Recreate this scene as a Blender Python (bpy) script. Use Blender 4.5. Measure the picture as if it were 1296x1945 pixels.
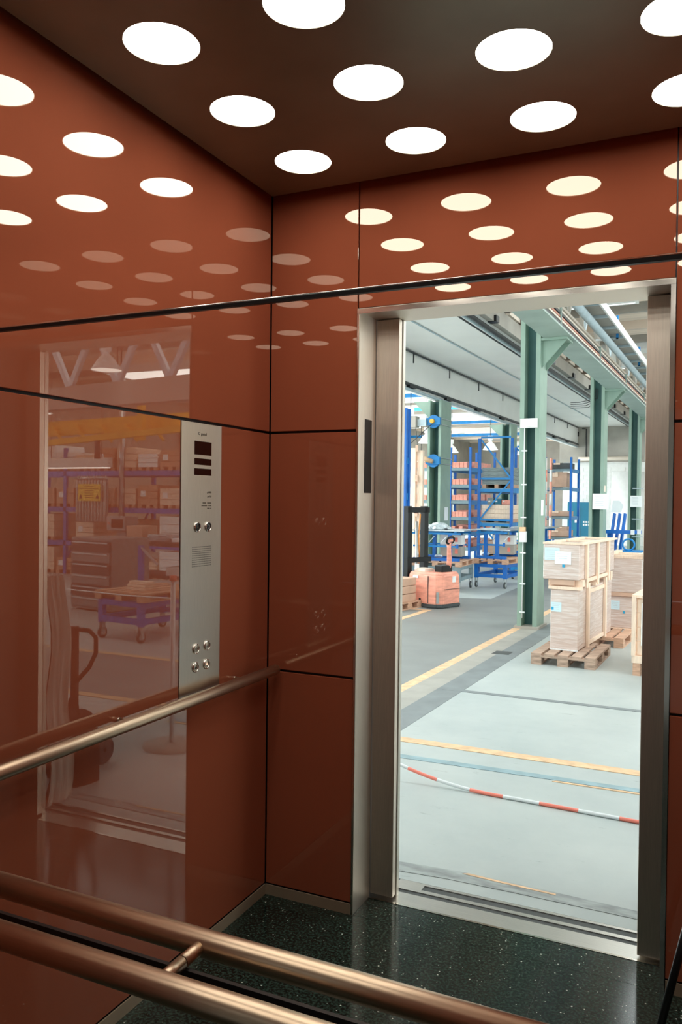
import bpy, bmesh, math, random
from mathutils import Vector, Matrix
random.seed(7)
for o in list(bpy.data.objects): bpy.data.objects.remove(o)
SC = bpy.context.scene
COL = SC.collection

# ------------------------------------------------------------------ camera
cd = bpy.data.cameras.new('camera'); cam = bpy.data.objects.new('camera', cd); COL.objects.link(cam)
cd.sensor_fit = 'VERTICAL'; cd.sensor_height = 36.0; cd.lens = 1529.41 * 36 / 1945
cd.clip_start = 0.02; cd.clip_end = 200
F = Vector((-0.42056295, 0.90716423, -0.01341163)); Rr = Vector((0.90711907, 0.42071375, 0.01161625)); U = Vector((-0.0161803, 0.00728058, 0.99984258))
cam.matrix_world = Matrix(((Rr.x, U.x, -F.x, 1.4478), (Rr.y, U.y, -F.y, -2.5091), (Rr.z, U.z, -F.z, 1.4167), (0, 0, 0, 1)))
SC.camera = cam

# ------------------------------------------------------------------ world, exposure
w = bpy.data.worlds.new('overcast_sky'); SC.world = w; w.use_nodes = True
bg = w.node_tree.nodes['Background']; bg.inputs[0].default_value = (0.80, 0.90, 1.0, 1); bg.inputs[1].default_value = 1.0
vs = SC.view_settings; vs.view_transform = 'Standard'; vs.look = 'None'; vs.exposure = 0.0; vs.gamma = 1.0; vs.use_curve_mapping = False
cy = SC.cycles
cy.use_denoising = True; cy.max_bounces = 12; cy.diffuse_bounces = 8; cy.glossy_bounces = 6; cy.transmission_bounces = 4
cy.sample_clamp_indirect = 6.0; cy.caustics_reflective = False; cy.caustics_refractive = False

TH = math.radians(2.1); ROTW = -TH
UH = Vector((math.cos(TH), -math.sin(TH), 0)); VH = Vector((math.sin(TH), math.cos(TH), 0))
def W(u, v, z=0.0): return UH * u + VH * v + Vector((0, 0, z))

ROOF_FILL_E = 18.5          # strength of the added roof lights
LAMP_E = 13.0         # emission of the round cabin lights
ROOF_FILLS, WALL_FILLS = [], []
def roof_fill(u, v, su, sv, z=4.92, e=ROOF_FILL_E):  # added area light in a roof frame, lifts the hall's brightness
    ROOF_FILLS.append((u, v, su, sv, z))
    l = bpy.data.lights.new('roof_fill', 'AREA'); l.shape = 'RECTANGLE'; l.size = su; l.size_y = sv
    l.energy = e * su * sv; l.color = (0.93, 1.0, 1.0)
    o = bpy.data.objects.new('roof_fill', l); COL.objects.link(o); o.location = W(u, v, z); o.rotation_euler = (0, 0, ROTW)
for v in (3.2, 8.2, 13.2, 18.2, 23.4): roof_fill(4.5, v, 8.5, 1.5)
for v in (9.5, 16.0, 23.0, 30.0, 37.0): roof_fill(-8.6, v, 6.5, 1.6, e=ROOF_FILL_E * 1.5)
for v in (2.0, 5.5, 11.0, 18.0): roof_fill(-0.9, v, 1.2, 2.6, e=ROOF_FILL_E * .45)
roof_fill(-8.0, 4.0, 7.0, 2.4, e=ROOF_FILL_E * 1.8)

def wall_fill_light(u, v, su, sz, face, e, zc=2.7):      # added area light framed as tall glazing, to brighten the hall
    WALL_FILLS.append((u, v, su, sz, face, zc))
    l = bpy.data.lights.new('wall_fill', 'AREA'); l.shape = 'RECTANGLE'; l.size = su; l.size_y = sz; l.energy = e * su * sz; l.color = (0.95, 1.0, 1.0)
    o = bpy.data.objects.new('wall_fill', l); COL.objects.link(o); o.location = W(u, v, zc); o.rotation_euler = (math.pi / 2, 0, ROTW + face)
wall_fill_light(16.8, 4.6, 7.0, 3.6, math.pi / 2, 28)
wall_fill_light(16.8, 28.0, 7.0, 3.6, math.pi / 2, 9)
wall_fill_light(-4.4, 0.75, 5.0, 3.0, 0, 14)
wall_fill_light(5.2, 0.55, 4.0, 2.6, 0, 10)
for v in (6.5, 11.5, 16.5): roof_fill(11.0, v, 5.0, 1.6)
for v in (8.0, 18.0, 28.0, 38.0): wall_fill_light(-13.8, v, 8.0, 2.4, -math.pi / 2, 40, 1.9)
l = bpy.data.lights.new('lobby_fill', 'AREA'); l.shape = 'RECTANGLE'; l.size = 5; l.size_y = 3; l.energy = 0.8 * 15; l.color = (0.95, 1, 1)  # fill light added behind the cabin, for the steel door faces
o = bpy.data.objects.new('lobby_fill', l); COL.objects.link(o); o.location = (0.8, -6.4, 3.3)

# ------------------------------------------------------------------ materials
def lin(c):
    c = c / 255.0
    return c / 12.92 if c <= 0.04045 else ((c + 0.055) / 1.055) ** 2.4
MATS = {}
def mat(name, rgb, rough=0.5, metal=0.0, var=0.08, scale=8.0, bump=0.0, stretch=(1, 1, 1), spec=0.5, ior=1.5, coat=0.0, emit=0.0, coord='Object', dirt=None, aniso=0.0):
    if name in MATS: return MATS[name]
    m = bpy.data.materials.new(name); m.use_nodes = True; nt = m.node_tree; b = nt.nodes['Principled BSDF']
    base = (lin(rgb[0]), lin(rgb[1]), lin(rgb[2]), 1)
    b.inputs['Roughness'].default_value = rough; b.inputs['Metallic'].default_value = metal
    b.inputs['Specular IOR Level'].default_value = spec; b.inputs['IOR'].default_value = ior
    b.inputs['Coat Weight'].default_value = coat; b.inputs['Coat Roughness'].default_value = 0.08
    b.inputs['Base Color'].default_value = base
    if emit: b.inputs['Emission Color'].default_value = base; b.inputs['Emission Strength'].default_value = emit
    if var or bump:
        tc = nt.nodes.new('ShaderNodeTexCoord'); mp = nt.nodes.new('ShaderNodeMapping'); mp.inputs['Scale'].default_value = stretch
        nt.links.new(tc.outputs[coord], mp.inputs[0])
        n = nt.nodes.new('ShaderNodeTexNoise'); n.inputs['Scale'].default_value = scale; n.inputs['Detail'].default_value = 6
        nt.links.new(mp.outputs[0], n.inputs['Vector'])
        if var:
            r = nt.nodes.new('ShaderNodeValToRGB'); e = r.color_ramp.elements
            lo = tuple(max(0, x * (1 - 2 * var)) for x in base[:3]) + (1,); hi = tuple(min(1, x * (1 + 1.2 * var)) for x in base[:3]) + (1,)
            e[0].position = 0.3; e[1].position = 0.7; e[0].color = lo; e[1].color = hi
            if dirt:
                d = r.color_ramp.elements.new(0.26); d.color = tuple(lin(x) for x in dirt) + (1,)
                e[0].position = 0.18; e[0].color = d.color
                k = r.color_ramp.elements.new(0.36); k.color = lo
            nt.links.new(n.outputs['Fac'], r.inputs[0]); nt.links.new(r.outputs[0], b.inputs['Base Color'])
        if bump:
            bp = nt.nodes.new('ShaderNodeBump'); bp.inputs['Strength'].default_value = bump; bp.inputs['Distance'].default_value = 0.01
            nt.links.new(n.outputs['Fac'], bp.inputs['Height']); nt.links.new(bp.outputs[0], b.inputs['Normal'])
    if aniso:
        b.inputs['Anisotropic'].default_value = aniso
        tg = nt.nodes.new('ShaderNodeTangent'); tg.direction_type = 'UV_MAP'; tg.uv_map = 'UVMap'; nt.links.new(tg.outputs[0], b.inputs['Tangent'])
    MATS[name] = m
    return m

red_glass = mat('red_back_painted_glass', (152, 82, 57), 0.004, 0, var=0.02, scale=3, spec=0.5, ior=1.86)
red_glass.node_tree.nodes['Principled BSDF'].inputs['Specular Tint'].default_value = (0.92, 0.80, 0.68, 1)
red_back = mat('dark_red_backing', (38, 12, 10), 0.6, var=0.1)
black_gap = mat('black_joint', (10, 8, 8), 0.4, var=0)
steel = mat('brushed_stainless', (226, 216, 202), 0.45, 1.0, var=0.04, scale=30, stretch=(18, 18, 0.6), aniso=0.5)
steel_soft = mat('satin_stainless', (222, 218, 206), 0.38, 1.0, var=0.03, scale=30, stretch=(18, 18, 0.6), aniso=0.8)
skirt_m = mat('satin_skirting', (176, 160, 136), 0.5, 0.55, var=0.04)
steel_pol = mat('polished_stainless', (220, 214, 205), 0.14, 1.0, var=0.02, scale=10)
tube_steel = mat('warm_satin_tube', (200, 176, 150), 0.34, 1.0, var=0.04, scale=30, stretch=(1, 1, 20))
alu = mat('sill_aluminium', (205, 202, 196), 0.30, 1.0, var=0.06, scale=20, stretch=(0.5, 20, 20))
groove = mat('sill_groove_grey', (74, 78, 78), 0.6, 0.2, var=0.1)
ceil_m = mat('dark_metal_ceiling', (126, 124, 106), 0.38, 0.35, var=0.05, scale=6)
lamp_m = mat('opal_light', (255, 250, 240), 0.4, var=0, emit=LAMP_E)
display_m = mat('dark_red_display', (26, 10, 10), 0.08, var=0, coat=0.3)
black_plastic = mat('black_plastic', (18, 18, 18), 0.4, var=0.1)
ink = mat('engraved_ink', (88, 80, 66), 0.5, var=0)
lit_btn = mat('lit_symbol', (255, 214, 180), 0.4, var=0, emit=0.8)

def terrazzo():
    m = bpy.data.materials.new('black_terrazzo'); m.use_nodes = True; nt = m.node_tree; b = nt.nodes['Principled BSDF']
    tc = nt.nodes.new('ShaderNodeTexCoord'); geo = nt.nodes.new('ShaderNodeNewGeometry')
    vo = nt.nodes.new('ShaderNodeTexVoronoi'); vo.inputs['Scale'].default_value = 85
    nt.links.new(geo.outputs['Position'], vo.inputs['Vector'])
    # chips: only some cells are pale, and only near their centre
    sep = nt.nodes.new('ShaderNodeSeparateColor'); nt.links.new(vo.outputs['Color'], sep.inputs[0])
    mul = nt.nodes.new('ShaderNodeMath'); mul.operation = 'MULTIPLY_ADD'; mul.inputs[1].default_value = 0.30; mul.inputs[2].default_value = -0.07
    pw = nt.nodes.new('ShaderNodeMath'); pw.operation = 'POWER'; pw.inputs[1].default_value = 2.2
    nt.links.new(sep.outputs[0], pw.inputs[0]); nt.links.new(pw.outputs[0], mul.inputs[0])
    lt = nt.nodes.new('ShaderNodeMath'); lt.operation = 'LESS_THAN'; nt.links.new(vo.outputs['Distance'], lt.inputs[0]); nt.links.new(mul.outputs[0], lt.inputs[1])
    n = nt.nodes.new('ShaderNodeTexNoise'); n.inputs['Scale'].default_value = 120; n.inputs['Detail'].default_value = 4; nt.links.new(geo.outputs['Position'], n.inputs['Vector'])
    r = nt.nodes.new('ShaderNodeValToRGB'); r.color_ramp.elements[0].position = 0.4; r.color_ramp.elements[0].color = (lin(13), lin(22), lin(18), 1); r.color_ramp.elements[1].position = 0.75; r.color_ramp.elements[1].color = (lin(58), lin(78), lin(68), 1)
    nt.links.new(n.outputs['Fac'], r.inputs[0])
    mx = nt.nodes.new('ShaderNodeMix'); mx.data_type = 'RGBA'; nt.links.new(lt.outputs[0], mx.inputs[0]); nt.links.new(r.outputs[0], mx.inputs[6]); mx.inputs[7].default_value = (lin(205), lin(208), lin(196), 1)
    nt.links.new(mx.outputs[2], b.inputs['Base Color']); b.inputs['Roughness'].default_value = 0.12; b.inputs['Specular IOR Level'].default_value = 0.3
    return m
terr = terrazzo()

green = mat('column_green_paint', (140, 166, 152), 0.5, var=0.06, scale=4, dirt=None)
green_shaded = mat('column_web_shaded_green', (62, 106, 104), 0.55, var=0.08, scale=4)  # darker than the flanges: recess shade put into the web colour
beam_green = mat('beam_grey_green', (160, 178, 170), 0.5, var=0.06, scale=3)
blue = mat('rack_blue_paint', (0, 102, 190), 0.45, var=0.08, scale=6)
blue2 = mat('bright_blue_paint', (10, 128, 198), 0.45, var=0.08, scale=6)
teal = mat('teal_panel_paint', (16, 112, 142), 0.45, var=0.06, scale=3)
shelf_grey = mat('galvanised_shelf', (120, 142, 150), 0.45, 0.3, var=0.1)
orange = mat('worn_orange_paint', (246, 166, 144), 0.5, var=0.10, scale=7, stretch=(1, 1, 4), dirt=(196, 128, 110))
bin_orange = mat('orange_bin_plastic', (246, 168, 150), 0.5, var=0.1, scale=20)
black_m = mat('black_steel', (22, 26, 28), 0.4, 0.3, var=0.1)
rubber = mat('grey_rubber', (70, 76, 78), 0.7, var=0.1)
zinc = mat('zinc', (190, 198, 200), 0.35, 0.8, var=0.1)
grey_paint = mat('grey_trolley_paint', (126, 146, 152), 0.5, var=0.08)
pallet_w = mat('pallet_wood', (206, 166, 140), 0.8, var=0.16, scale=10, stretch=(1, 8, 8), bump=0.2)
pallet_g = mat('weathered_pallet_wood', (176, 150, 132), 0.85, var=0.2, scale=9, stretch=(1, 6, 6), bump=0.2)
pale_w = mat('pale_planed_wood', (240, 216, 194), 0.7, var=0.07, scale=8, stretch=(6, 6, 1))
grey_w = mat('grey_crate_wood', (140, 152, 152), 0.8, var=0.15, scale=8, stretch=(1, 1, 8))
card = mat('cardboard', (206, 172, 150), 0.75, var=0.08, scale=5)
paper = mat('white_paper', (240, 246, 248), 0.6, var=0.02)
paper_blue = mat('pale_blue_paper', (206, 232, 242), 0.6, var=0.02)
print_grey = mat('grey_print', (196, 208, 214), 0.6, var=0)
print_blue = mat('blue_print', (40, 160, 205), 0.6, var=0)
white_paint = mat('white_paint', (232, 234, 232), 0.6, var=0.03)
land_m = mat('landing_plaster', (228, 228, 224), 0.8, var=0.03)
soffit_m = mat('white_soffit', (246, 245, 242), 0.8, var=0.02, scale=1.2)
concrete = mat('grey_concrete', (166, 162, 154), 0.85, var=0.06, scale=2, bump=0.05)
cream = mat('cream_fibre_board', (232, 220, 206), 0.85, var=0.06, scale=2)
brown_cream = mat('roof_board', (240, 222, 206), 0.85, var=0.1, scale=1.5, stretch=(0.2, 6, 1))
dark_line = mat('dark_conduit', (66, 68, 70), 0.5, 0.3, var=0.1)
lgrey = mat('light_grey_pipe', (178, 196, 204), 0.4, 0.2, var=0.05)
copper = mat('copper_rail', (190, 120, 92), 0.4, 0.5, var=0.1)
tape_red = mat('barrier_red', (246, 138, 120), 0.5, var=0.05)
tape_white = mat('barrier_white', (226, 232, 234), 0.5, var=0.03)
yellow_line = mat('yellow_floor_paint', (222, 186, 148), 0.6, var=0.1, scale=14, dirt=(170, 168, 160))
yellow = mat('crane_yellow_paint', (238, 178, 60), 0.5, var=0.08)
floor_dark = mat('dark_lane_floor', (130, 135, 134), 0.5, var=0.05, scale=2.2, spec=0.35)
floor_strip = mat('beige_floor_strip', (158, 157, 150), 0.6, var=0.06, scale=5)
floor_strip2 = mat('slate_floor_strip', (122, 130, 132), 0.6, var=0.08, scale=5)
floor_worn = mat('worn_patch', (150, 158, 158), 0.6, var=0.2, scale=9, stretch=(1, 3, 1))
floor_blue = mat('bluish_floor_line', (140, 166, 174), 0.6, var=0.12, scale=9)
lamp_shade = mat('lamp_shade_white', (236, 240, 240), 0.5, var=0.02)
lamp_glow = mat('hall_lamp_glow', (255, 255, 250), 0.4, var=0, emit=4.0)
hose_grey = mat('ribbed_hose', (196, 198, 196), 0.6, var=0.1, scale=30)
beige_tube = mat('beige_tube', (216, 182, 148), 0.6, var=0.1, scale=6)
grey_cloth = mat('grey_cloth', (214, 208, 198), 0.9, var=0.06, bump=0.1)
cab_grey = mat('cabinet_grey', (130, 136, 136), 0.45, 0.2, var=0.06)
dark_grey = mat('dark_grey_paint', (74, 78, 80), 0.5, var=0.1)
bag_black = mat('black_fabric', (18, 17, 18), 0.9, var=0.15, bump=0.2)
sign_yellow = mat('sign_yellow', (244, 204, 84), 0.5, var=0.03)

def hall_floor_mat():
    m = bpy.data.materials.new('pale_coated_floor'); m.use_nodes = True; nt = m.node_tree; b = nt.nodes['Principled BSDF']
    geo = nt.nodes.new('ShaderNodeNewGeometry')
    n1 = nt.nodes.new('ShaderNodeTexNoise'); n1.inputs['Scale'].default_value = 0.9; n1.inputs['Detail'].default_value = 8; n1.inputs['Roughness'].default_value = 0.65
    mp = nt.nodes.new('ShaderNodeMapping'); mp.inputs['Scale'].default_value = (2.0, 7.0, 1); mp.inputs['Rotation'].default_value = (0, 0, 0.12)
    n2 = nt.nodes.new('ShaderNodeTexNoise'); n2.inputs['Scale'].default_value = 2.6; n2.inputs['Detail'].default_value = 10; n2.inputs['Roughness'].default_value = 0.72
    nt.links.new(geo.outputs['Position'], n1.inputs['Vector']); nt.links.new(geo.outputs['Position'], mp.inputs[0]); nt.links.new(mp.outputs[0], n2.inputs['Vector'])
    r1 = nt.nodes.new('ShaderNodeValToRGB'); e = r1.color_ramp.elements
    e[0].position = 0.35; e[0].color = (lin(164), lin(174), lin(174), 1); e[1].position = 0.65; e[1].color = (lin(182), lin(190), lin(188), 1)
    r2 = nt.nodes.new('ShaderNodeValToRGB'); e = r2.color_ramp.elements
    e[0].position = 0.27; e[0].color = (lin(150), lin(158), lin(158), 1); e[1].position = 0.38; e[1].color = (1, 1, 1, 1)
    nt.links.new(n1.outputs['Fac'], r1.inputs[0]); nt.links.new(n2.outputs['Fac'], r2.inputs[0])
    mx = nt.nodes.new('ShaderNodeMix'); mx.data_type = 'RGBA'; mx.blend_type = 'MULTIPLY'; mx.inputs[0].default_value = 0.7
    nt.links.new(r1.outputs[0], mx.inputs[6]); nt.links.new(r2.outputs[0], mx.inputs[7]); nt.links.new(mx.outputs[2], b.inputs['Base Color'])
    b.inputs['Roughness'].default_value = 0.42; b.inputs['Specular IOR Level'].default_value = 0.35
    return m
hall_floor_m = hall_floor_mat()

def wrap_mat():
    m = bpy.data.materials.new('film_wrapped_cardboard'); m.use_nodes = True; nt = m.node_tree; b = nt.nodes['Principled BSDF']
    tc = nt.nodes.new('ShaderNodeTexCoord'); mp = nt.nodes.new('ShaderNodeMapping'); mp.inputs['Rotation'].default_value = (0.42, 0.18, 0); mp.inputs['Scale'].default_value = (3.0, 3.0, 30)
    nt.links.new(tc.outputs['Object'], mp.inputs[0])
    n = nt.nodes.new('ShaderNodeTexNoise'); n.inputs['Scale'].default_value = 2.2; n.inputs['Detail'].default_value = 7; n.inputs['Distortion'].default_value = 0.25
    nt.links.new(mp.outputs[0], n.inputs['Vector'])
    r = nt.nodes.new('ShaderNodeValToRGB'); e = r.color_ramp.elements
    e[0].position = 0.42; e[0].color = (lin(206), lin(186), lin(176), 1); e[1].position = 0.80; e[1].color = (lin(230), lin(222), lin(218), 1)
    nt.links.new(n.outputs['Fac'], r.inputs[0]); nt.links.new(r.outputs[0], b.inputs['Base Color'])
    bp = nt.nodes.new('ShaderNodeBump'); bp.inputs['Strength'].default_value = 0.6; bp.inputs['Distance'].default_value = 0.006
    nt.links.new(n.outputs['Fac'], bp.inputs['Height']); nt.links.new(bp.outputs[0], b.inputs['Normal'])
    b.inputs['Roughness'].default_value = 0.4; b.inputs['Coat Weight'].default_value = 0.6; b.inputs['Coat Roughness'].default_value = 0.15
    nt.links.new(bp.outputs[0], b.inputs['Coat Normal'])
    return m
wrapm = wrap_mat()

# ------------------------------------------------------------------ helpers
def link(name, me, parent=None, loc=(0, 0, 0), rot=(0, 0, 0)):
    o = bpy.data.objects.new(name, me); COL.objects.link(o)
    o.location = loc; o.rotation_euler = rot
    if parent: o.parent = parent
    return o
def tag(o, label, cat, group=None):
    o['label'] = label; o['category'] = cat
    if group: o['group'] = group
    return o
def thing(name, label, cat, loc=(0, 0, 0), rotz=0.0, group=None):
    o = bpy.data.objects.new(name, None); COL.objects.link(o); o.empty_display_size = 0.1
    o.location = loc; o.rotation_euler = (0, 0, rotz)
    return tag(o, label, cat, group)
def struct(o, label=None):
    o['kind'] = 'structure'
    if label: o['label'] = label
    return o
CACHE = {}
def box_mesh(size, m, bev=0.0):
    k = (tuple(round(s, 5) for s in size), m.name, bev)
    if k in CACHE: return CACHE[k]
    bm = bmesh.new(); bmesh.ops.create_cube(bm, size=1.0)
    bmesh.ops.scale(bm, vec=size, verts=bm.verts)
    if bev: bmesh.ops.bevel(bm, geom=list(bm.edges), offset=bev, segments=1, affect='EDGES')
    uv = bm.loops.layers.uv.new('UVMap')
    for f in bm.faces:
        f.normal_update(); n = f.normal
        for l in f.loops:
            c = l.vert.co
            l[uv].uv = (c.x, c.y) if abs(n.z) > .7 else ((c.x, c.z) if abs(n.y) > abs(n.x) else (c.y, c.z))
    me = bpy.data.meshes.new('piece'); bm.to_mesh(me); bm.free(); me.materials.append(m)
    CACHE[k] = me
    return me
def box(name, m, lo, hi, parent=None, bev=0.0, rot=(0, 0, 0)):
    c = [(a + b) / 2 for a, b in zip(lo, hi)]; s = [abs(b - a) for a, b in zip(lo, hi)]
    return link(name, box_mesh(s, m, bev), parent, c, rot)
def cbox(name, m, c, s, parent=None, bev=0.0, rot=(0, 0, 0)):
    return link(name, box_mesh(s, m, bev), parent, c, rot)
def bar(name, m, p0, p1, wd, ht, parent=None):
    """straight bar of rectangular section from p0 to p1"""
    p0, p1 = Vector(p0), Vector(p1); d = p1 - p0
    q = d.to_track_quat('X', 'Z')
    return link(name, box_mesh((d.length, wd, ht), m), parent, (p0 + p1) / 2, q.to_euler())
class MB:
    def __init__(s): s.v = []; s.f = []; s.sm = []
    def box(s, lo, hi):
        b = len(s.v)
        for z in (lo[2], hi[2]):
            for x, y in ((lo[0], lo[1]), (hi[0], lo[1]), (hi[0], hi[1]), (lo[0], hi[1])): s.v.append((x, y, z))
        for f in ((3, 2, 1, 0), (4, 5, 6, 7), (0, 1, 5, 4), (1, 2, 6, 5), (2, 3, 7, 6), (3, 0, 4, 7)): s.f.append(tuple(b + i for i in f)); s.sm.append(False)
        return s
    def tube(s, pts, rad, n=16, cap=True):
        pts = [Vector(p) for p in pts]; rads = rad if isinstance(rad, (list, tuple)) else [rad] * len(pts)
        b = len(s.v); prev = None
        for i, p in enumerate(pts):
            d = (pts[min(i + 1, len(pts) - 1)] - pts[max(i - 1, 0)]).normalized()
            if prev is None:
                a = Vector((0, 0, 1)) if abs(d.z) < 0.9 else Vector((1, 0, 0)); x = d.cross(a).normalized()
            else: x = (prev - d * prev.dot(d)).normalized()
            prev = x; y = d.cross(x)
            for k in range(n):
                a = 2 * math.pi * k / n; s.v.append(tuple(p + (x * math.cos(a) + y * math.sin(a)) * rads[i]))
        for i in range(len(pts) - 1):
            for k in range(n):
                k2 = (k + 1) % n
                s.f.append((b + i * n + k, b + i * n + k2, b + (i + 1) * n + k2, b + (i + 1) * n + k)); s.sm.append(True)
        if cap:
            s.f.append(tuple(b + k for k in reversed(range(n)))); s.sm.append(False)
            e = b + (len(pts) - 1) * n; s.f.append(tuple(e + k for k in range(n))); s.sm.append(False)
        return s
    def lathe(s, prof, c=(0, 0, 0), n=24):
        b = len(s.v)
        for r, z in prof:
            for k in range(n):
                a = 2 * math.pi * k / n; s.v.append((c[0] + r * math.cos(a), c[1] + r * math.sin(a), c[2] + z))
        for i in range(len(prof) - 1):
            for k in range(n):
                k2 = (k + 1) % n; s.f.append((b + i * n + k, b + i * n + k2, b + (i + 1) * n + k2, b + (i + 1) * n + k)); s.sm.append(True)
        return s
    def prism(s, poly, z0, z1):
        b = len(s.v); n = len(poly)
        for z in (z0, z1):
            for x, y in poly: s.v.append((x, y, z))
        s.f.append(tuple(b + k for k in reversed(range(n)))); s.f.append(tuple(b + n + k for k in range(n))); s.sm += [False, False]
        for k in range(n):
            k2 = (k + 1) % n; s.f.append((b + k, b + k2, b + n + k2, b + n + k)); s.sm.append(False)
        return s
    def mesh(s, m):
        me = bpy.data.meshes.new('piece'); me.from_pydata(s.v, [], s.f); me.update()
        me.polygons.foreach_set('use_smooth', s.sm); me.materials.append(m)
        return me
    def build(s, name, m, parent=None, loc=(0, 0, 0), rot=(0, 0, 0)):
        return link(name, s.mesh(m), parent, loc, rot)
def tube(name, m, pts, rad, parent=None, n=16): return MB().tube(pts, rad, n).build(name, m, parent)
def text_part(name, s, m, size, parent, origin, xdir, zdir, mirror=False, align='LEFT', depth=0.0006):
    cu = bpy.data.curves.new('lettering', 'FONT'); cu.body = s; cu.size = size; cu.extrude = depth; cu.align_x = align; cu.resolution_u = 2
    t = bpy.data.objects.new('lettering_source', cu); COL.objects.link(t)
    bpy.context.view_layer.update()
    me = bpy.data.meshes.new_from_object(t.evaluated_get(bpy.context.evaluated_depsgraph_get()))
    bpy.data.objects.remove(t)
    xd, zd = Vector(xdir), Vector(zdir); nd = xd.cross(zd)
    for v in me.vertices:
        x, y, z = v.co
        if mirror: x = -x
        v.co = xd * x + zd * y + nd * z
    me.materials.clear(); me.materials.append(m)
    return link(name, me, parent, origin)

# ================================================================== LIFT CABIN (setting)
XR, YR, ZT, HC = 1.66, -3.32, 2.56, 2.476       # right wall, rear wall, wall top, ceiling underside
H1, H2, HB = 1.658, 0.811, 0.0366               # panel joints and skirting top
G = 0.0042                                       # half joint
fl = MB().box((-0.05, YR - .05, -0.06), (XR + .05, 0.205, -0.0025)).build('floor', mat('tile_grout', (84, 90, 86), .6, var=0)); struct(fl, 'black terrazzo lift floor')
xs = [0.0, 0.5, 1.0, 1.5, XR]; ys = [0.132, 0.0, -0.55, -1.1, -1.65, -2.2, -2.75, YR]
for i in range(4):
    for j in range(7):
        lo_x, hi_x = xs[i], xs[i + 1]
        if j == 0: lo_x, hi_x = max(lo_x, 0.348), min(hi_x, 1.333)
        if hi_x - lo_x < 0.03: continue
        box('floor_tile', terr, (lo_x + .0007, ys[j + 1] + .0007, -0.012), (hi_x - .0007, ys[j] - .0007, 0.0), fl)
TI = [(HB + .004, H2 - G), (H2 + G, H1 - G), (H1 + G, ZT)]
# left wall
wl = MB().box((-0.06, YR, 0), (-0.014, 0.06, ZT + .04)).build('wall_left', black_gap); struct(wl, 'glossy red-brown glass wall with a handrail')
for t, (z0, z1) in enumerate(TI):
    segs = [(-1.656, -0.003), (YR + .003, -1.664)]
    if t == 1: segs = [(-1.656, -0.530), (-0.3095, -0.003), (YR + .003, -1.664)]
    for y0, y1 in segs: box('glass_panel', red_glass, (-0.012, y0, z0), (0, y1, z1), wl, bev=0.0012)
# right wall
wr = MB().box((XR + .014, YR, 0), (XR + .06, 0.06, ZT + .04)).build('wall_right', black_gap); struct(wr)
for z0, z1 in TI:
    for y0, y1 in ((-1.656, -0.003), (YR + .003, -1.664)): box('glass_panel', red_glass, (XR, y0, z0), (XR + .012, y1, z1), wr, bev=0.0012)
# rear wall
RL, RRt, RZT = 0.343, 1.335, 2.062  # opening added in the rear wall to let light in from behind
wb = MB().box((-0.06, YR - .06, 0), (RL, YR - .014, ZT + .04)).box((RRt, YR - .06, 0), (XR + .06, YR - .014, ZT + .04)).box((RL, YR - .06, RZT), (RRt, YR - .014, ZT + .04)).build('wall_rear', black_gap); struct(wb)
for z0, z1 in TI:
    for x0, x1 in ((0.003, RL - .003), (RRt + .003, XR - .003)): box('glass_panel', red_glass, (x0, YR - .012, z0), (x1, YR, z1), wb, bev=0.0012)
box('glass_panel', red_glass, (RL, YR - .012, RZT + .004), (RRt, YR, ZT), wb, bev=0.0012)
for x in (RL - .002, RRt - .002): box('rear_reveal', steel, (x, YR - .2, 0), (x + .004, YR - .0125, RZT), wb)
added_lobby = MB().box((-4, YR - 7, -.08), (6, YR - .061, -.012)).build('floor_added_lobby', mat('added_lobby_floor', (190, 196, 194), .5, var=.04)); struct(added_lobby)  # bright room added beyond the rear opening for its light on the steel
struct(MB().box((-4, YR - 7.1, 0), (6, YR - 7, 3.4)).box((-4.1, YR - 7, 0), (-4, YR - .3, 3.4)).box((6, YR - 7, 0), (6.1, YR - .3, 3.4)).build('wall_added_lobby', mat('added_lobby_wall', (206, 204, 198), .7, var=.03)))
struct(MB().box((-4, YR - 7, 3.4), (6, YR - .061, 3.5)).build('ceiling_added_lobby', MATS['added_lobby_wall']))
# front wall with the doorway
DL, DR, DZ = 0.343, 1.335, 2.062
wf = MB()
wf.box((-0.06, 0.014, 0), (DL - .004, 0.05, ZT + .04)); wf.box((DR + .004, 0.014, 0), (XR + .06, 0.05, ZT + .04)); wf.box((DL - .004, 0.014, DZ + .008), (DR + .004, 0.05, ZT + .04))
wf = wf.build('wall_front', black_gap); struct(wf, 'glossy red-brown glass wall around the lift doorway')
for z0, z1 in TI:
    box('glass_panel', red_glass, (0.003, 0, z0), (DL - .005, 0.012, z1), wf, bev=0.0012)
    box('glass_panel', red_glass, (DR + .005, 0, z0), (XR - .003, 0.012, z1), wf, bev=0.0012)
box('glass_panel', red_glass, (DL - .001, 0, DZ + .010), (DR + .001, 0.012, ZT), wf, bev=0.0012)
top = MB().box((-0.06, YR - .06, ZT + .04), (XR + .06, 0.06, ZT + .08)).build('ceiling_void', black_gap); struct(top)
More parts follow.
